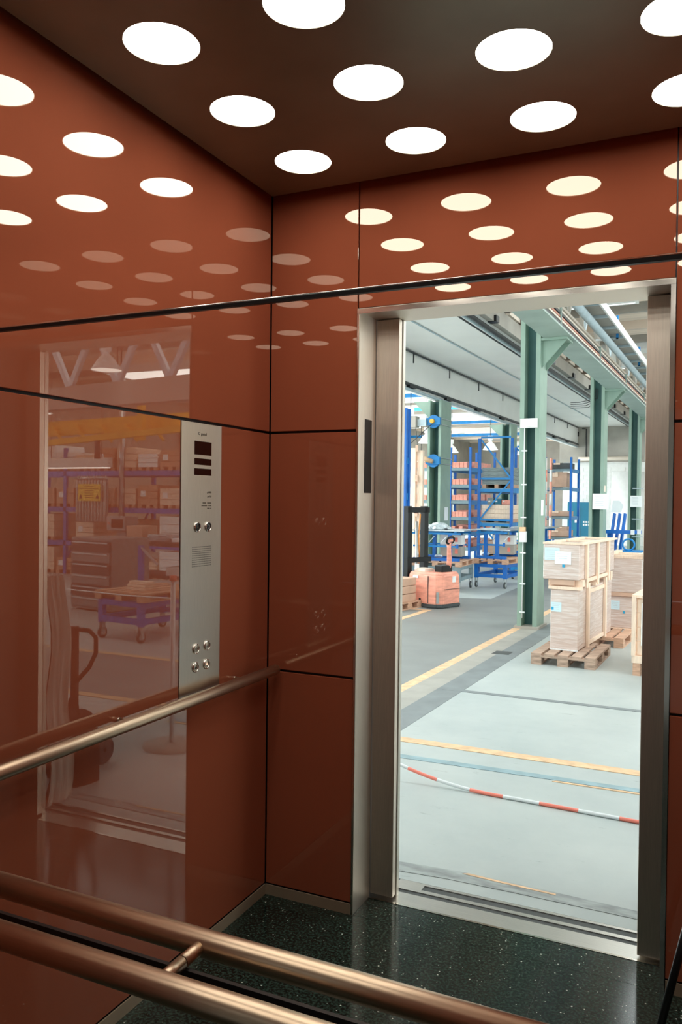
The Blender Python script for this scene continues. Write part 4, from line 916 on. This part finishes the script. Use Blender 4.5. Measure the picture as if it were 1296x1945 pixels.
box('lower_shelf', dark_grey, (.08, .02, .35), (1.42, .68, .38), wb_)
for k, (x, y, sx, sy, h_, m, lb) in enumerate(((.1, .1, .3, .2, .05, paper, 'sheet of white paper on the reflected workbench'), (.5, .15, .35, .25, .09, zinc, 'metal part on the reflected workbench'), (.95, .2, .3, .3, .2, card, 'cardboard carton on the reflected workbench'), (.12, .12, .4, .3, .12, white_paint, 'white tray under the reflected workbench'))):
    t = thing('bench_item', lb, 'part', Vector((4.75, 6.2, 0)) + Vector((x, y, .84 if k < 3 else .38)), .1); box('item_body', m, (0, 0, 0), (sx, sy, h_), t, bev=.004)
mc = thing('control_box', 'grey machine control box on a stand with a dark screen, reflected in the left wall', 'control box', (6.25, 6.7, 0), .2)
box('stand', cab_grey, (.1, .1, 0), (.3, .3, .95), mc); bx_ = box('housing', cab_grey, (0, 0, .95), (.42, .24, 1.16), mc, bev=.006); cbox('screen', display_m, (-.03, -.121, 0), (.26, .004, .13), bx_); cbox('knob', tape_red, (.16, -.124, 0), (.03, .01, .03), bx_)
def rrack(x0, x1, y, zt, levels, label):
    t = thing('storage_rack', label, 'rack', (0, 0, 0), 0, 'racks reflected in the left wall')
    n = max(2, int(round((x1 - x0) / 1.35)) + 1)
    for i in range(n):
        x = x0 + (x1 - x0) * i / (n - 1)
        for yy in (y, y + .9): box('post', blue, (x, yy, 0), (x + .07, yy + .06, zt), t)
        bar('brace', blue, (x + .03, y + .06, .3), (x + .03, y + .9, 1.3), .03, .03, t)
    for z in levels:
        for yy in (y, y + .9): box('beam', blue, (x0, yy, z - .09), (x1, yy + .05, z), t)
    return t
rrack(6.9, 10.9, 9.0, 2.35, (.62, 1.25, 1.92), 'long blue pallet rack reflected in the left glass wall')
for i in range(8):
    for li, z in enumerate((0.0, .62, 1.25, 1.92)):
        if random.random() < .12: continue
        hgt = random.choice((.3, .36, .42, .5)); m = random.choice((card, pale_w, pale_w, pallet_w, white_paint, paper))
        t = thing('rack_load', 'boxed load number %s from the left on the %s level of the reflected rack' % (['one', 'two', 'three', 'four', 'five', 'six', 'seven', 'eight'][i], ['floor', 'first', 'second', 'top'][li]), 'box', (7.0 + i * .48, 9.02, z), 0, 'loads on the reflected rack')
        for x in (0, .16, .34): box('foot_block', pallet_w, (x, 0, 0), (x + .08, .8, .06), t)
        for k in range(3): box('layer', m, (0, 0, .062 + k * (hgt - .06) / 3), (.42, .8, .062 + (k + 1) * (hgt - .06) / 3 - .006), t)
        box('label_sheet', paper, (.25, -.003, hgt * .5), (.36, -.0005, hgt * .5 + .1), t)
sg = thing('warning_sign', 'yellow warning sign with black triangles hung on the reflected rack', 'sign', (8.40, 8.60, 1.37), 0)
sp = box('sign_board', sign_yellow, (0, 0, 0), (.50, .012, .30), sg)
for k in range(6): cbox('print_line', mat('brown_print', (120, 90, 40), .6, var=0), (0, -.0065, .11 - .04 * k), (.42 if k == 1 else .2, .001, .012), sp)
for x in (-.19, .19): MB().prism([(-.04, -.05), (.04, -.05), (0, .03)], -.001, .001).build('triangle', black_m, sp, (x, -.0072, -.06), (math.pi / 2, 0, 0))
hs = thing('hose_bundle', 'row of hanging ribbed grey hoses behind the reflected sign', 'hoses', (8.42, 8.74, 0), 0)
for k in range(10):
    x = .07 * k; MB().tube([(x, 0, 1.0), (x, 0, 1.72), (x + .02, .05, 1.80), (x + .05, .12, 1.70), (x + .05, .12, 1.05)], .026, 8).build('hose', hose_grey, hs)
MB().tube([(-.05, 0, 1.78), (.75, 0, 1.78)], .02, 8).build('hose_bar', zinc, hs)
sb = thing('strip_light', 'long white strip light hanging in the reflected hall', 'lamp', (8.4, 8.8, 1.98), 0)
box('housing', white_paint, (0, 0, .0), (1.6, .12, .17), sb); box('tube', lamp_glow, (.03, .02, -.02), (1.57, .10, 0), sb)
for x in (.2, 1.4): MB().tube([(x, .06, .10), (x, .06, 3.1)], .006, 6).build('cable', dark_line, sb)
yc = thing('gantry_crane', 'yellow overhead crane girder reflected in the left glass wall', 'crane', (0, 0, 0), 0)
bar('girder', yellow, (6.2, 8.6, 2.74), (11.5, 8.6, 2.62), .12, .26, yc); bar('lower_girder', yellow, (5.8, 8.3, 2.60), (11.5, 8.3, 2.26), .10, .10, yc)
for k in range(9): bar('lattice_bar', yellow, (6.4 + k * .55, 8.5, 2.40), (6.68 + k * .55, 8.5, 2.70), .03, .04, yc)
bar('stay', yellow, (7.3, 8.4, 3.3), (11.4, 8.4, 2.9), .03, .03, yc); box('mast', yellow, (7.25, 8.3, 2.4), (7.35, 8.4, 3.35), yc)
MB().tube([(8.2, 8.3, 2.5), (8.2, 8.3, 2.1)], .05, 10).build('hoist_hook', dark_grey, yc)
gt = thing('roof_truss', 'grey roof truss reflected in the upper left glass wall', 'truss', (0, 0, 0), 0)
bar('chord', concrete, (3.0, 6.4, 2.95), (12, 7.6, 2.95), .22, .34, gt); bar('chord', concrete, (3.0, 6.4, 4.1), (12, 7.6, 4.1), .16, .2, gt)
for k in range(8):
    x = 3.4 + k * 1.05; y = 6.4 + (x - 3) * 1.2 / 9
    bar('diagonal', lgrey, (x, y, 3.1), (x + .52, y + .07, 4.0), .07, .09, gt); bar('diagonal', lgrey, (x + .52, y + .07, 4.0), (x + 1.05, y + .14, 3.1), .07, .09, gt)
for k, (x, y, z) in enumerate(((6.35, 6.4, 3.22), (8.2, 8.9, 3.35), (9.4, 10.2, 3.3), (10.8, 9.6, 3.1))):
    hall_lamp(Vector((x, y, z)), ['large white pendant lamp reflected near the top of the left wall', 'white pendant lamp reflected just above the wall joint', 'white pendant lamp reflected just below the wall joint', 'small white pendant lamp reflected at the left of the doorway reflection'][k], .8)
MB().tube([(8.25, 9.0, 1.1), (8.25, 9.0, 3.3)], .05, 12).build('pipe_post', zinc, hs, (-8.42, -8.74, 0))
brown_steel = mat('brown_steel', (70, 44, 38), .5, .2)
wr_ = thing('white_rope', 'thin white rope stretched before the reflected trolley', 'rope', (0, 0, 0))
MB().tube([(2.98, 3.45, .52), (3.5, 3.45, .515), (4.32, 3.45, .535)], .006, 8).build('rope_line', tape_white, wr_)
for x, z in ((2.98, .55), (4.32, .56)):
    st_ = MB().tube([(x, 3.45, 0.0), (x, 3.45, z)], .010, 10).build('rope_stake', dark_grey, wr_)
ht = thing('hand_truck', 'dark hand truck with a looped handle outside the right door jamb', 'hand truck', (1.65, 0.8, 0), 0)
MB().tube([(0, 0, .04), (0, 0, .73)], .022, 12).build('post', brown_steel, ht)
MB().tube([(.03, 0, .715), (-.10, 0, .715), (-.145, 0, .68), (-.145, 0, .60), (-.10, 0, .52), (0, 0, .42)], .012, 10).build('handle_loop', brown_steel, ht)
box('toe_plate', brown_steel, (-.14, -.16, .0), (.14, .02, .014), ht)
for x in (-.16, .12): MB().tube([(x, .06, .07), (x + .04, .06, .07)], .07, 18).build('wheel', rubber, ht)
MB().tube([(-.16, .06, .07), (.16, .06, .07)], .012, 8).build('axle', zinc, ht)
cl = thing('dust_sheet', 'grey dust sheet hanging beside the right door jamb', 'cloth', (1.345, 0.245, 0), math.pi / 2)
cv = MB(); nx, nz = 10, 12
for j in range(nz + 1):
    for i in range(nx + 1):
        z = .01 + 1.05 * j / nz; x = (.0 + .15 * i / nx) * (1.0 - .25 * j / nz) + .02 * math.sin(j * .9); cv.v.append((x, .012 * math.sin(i * 1.9 + j * .3) + .05, z))
n0 = len(cv.v)
cv.v += [(x, y + .006, z) for x, y, z in cv.v[:n0]]
for j in range(nz):
    for i in range(nx):
        a = j * (nx + 1) + i; cv.f.append((a, a + 1, a + nx + 2, a + nx + 1)); cv.sm.append(True); cv.f.append((n0 + a, n0 + a + nx + 1, n0 + a + nx + 2, n0 + a + 1)); cv.sm.append(True)
cv.build('sheet', grey_cloth, cl)
bp = thing('backpack', 'black backpack on the hall floor outside the right door jamb', 'bag', (1.47, 0.60, 0), .3)
bm = bmesh.new(); bmesh.ops.create_cube(bm, size=1); bmesh.ops.subdivide_edges(bm, edges=bm.edges, cuts=3, use_grid_fill=True)
for v in bm.verts:
    x, y, z = v.co; k = 1 - .5 * max(0, z) ** 2; v.co = Vector((x * .26 * k * (1 - .5 * y * y), y * .16 * k, (z + .5) * .34 * (1 - .3 * x * x)))
me = bpy.data.meshes.new('bag'); bm.to_mesh(me); bm.free(); me.materials.append(bag_black); [setattr(p, 'use_smooth', True) for p in me.polygons]; link('bag_body', me, bp)
box('front_pocket', bag_black, (-.08, -.12, .03), (.08, -.07, .17), bp, bev=.015)
MB().tube([(-.05, .0, .33), (-.03, 0, .40), (.03, 0, .40), (.05, 0, .33)], .008, 8).build('carry_loop', bag_black, bp)
for s in (-1, 1): MB().tube([(s * .07, -.09, .26), (s * .14, -.16, .2), (s * .16, -.2, .08), (s * .22, -.26, .012)], .010, 8).build('strap', bag_black, bp)

# ------------------------------------------------------------------ tripod standing at the right of the cabin
tr = thing('tripod', 'black camera tripod leg at the lower right corner of the cabin', 'tripod', (1.528, -0.30, 0), 0)
for k, (x, y) in enumerate(((1.30, -0.32), (1.575, -0.60), (1.575, -0.05))):
    p = Vector((x - 1.5, y + .3, 0)); q = Vector((0, 0, .95))
    l = MB().tube([p + Vector((0, 0, .012)), p.lerp(q, .5)], .010, 12).build('leg', black_m, tr); MB().tube([p.lerp(q, .48), p.lerp(q, .98)], .014, 12).build('upper_section', black_m, l); MB().tube([p.lerp(q, .46), p.lerp(q, .52)], .018, 12).build('leg_lock', black_plastic, l); MB().lathe([(0.0, .02), (.014, .018), (.015, 0)], tuple(p), 12).build('rubber_foot', rubber, l)
MB().tube([(0, 0, .88), (0, 0, 1.15)], .016, 12).build('centre_column', black_m, tr); box('head', black_plastic, (-.04, -.04, 1.15), (.04, .04, 1.22), tr, bev=.006)
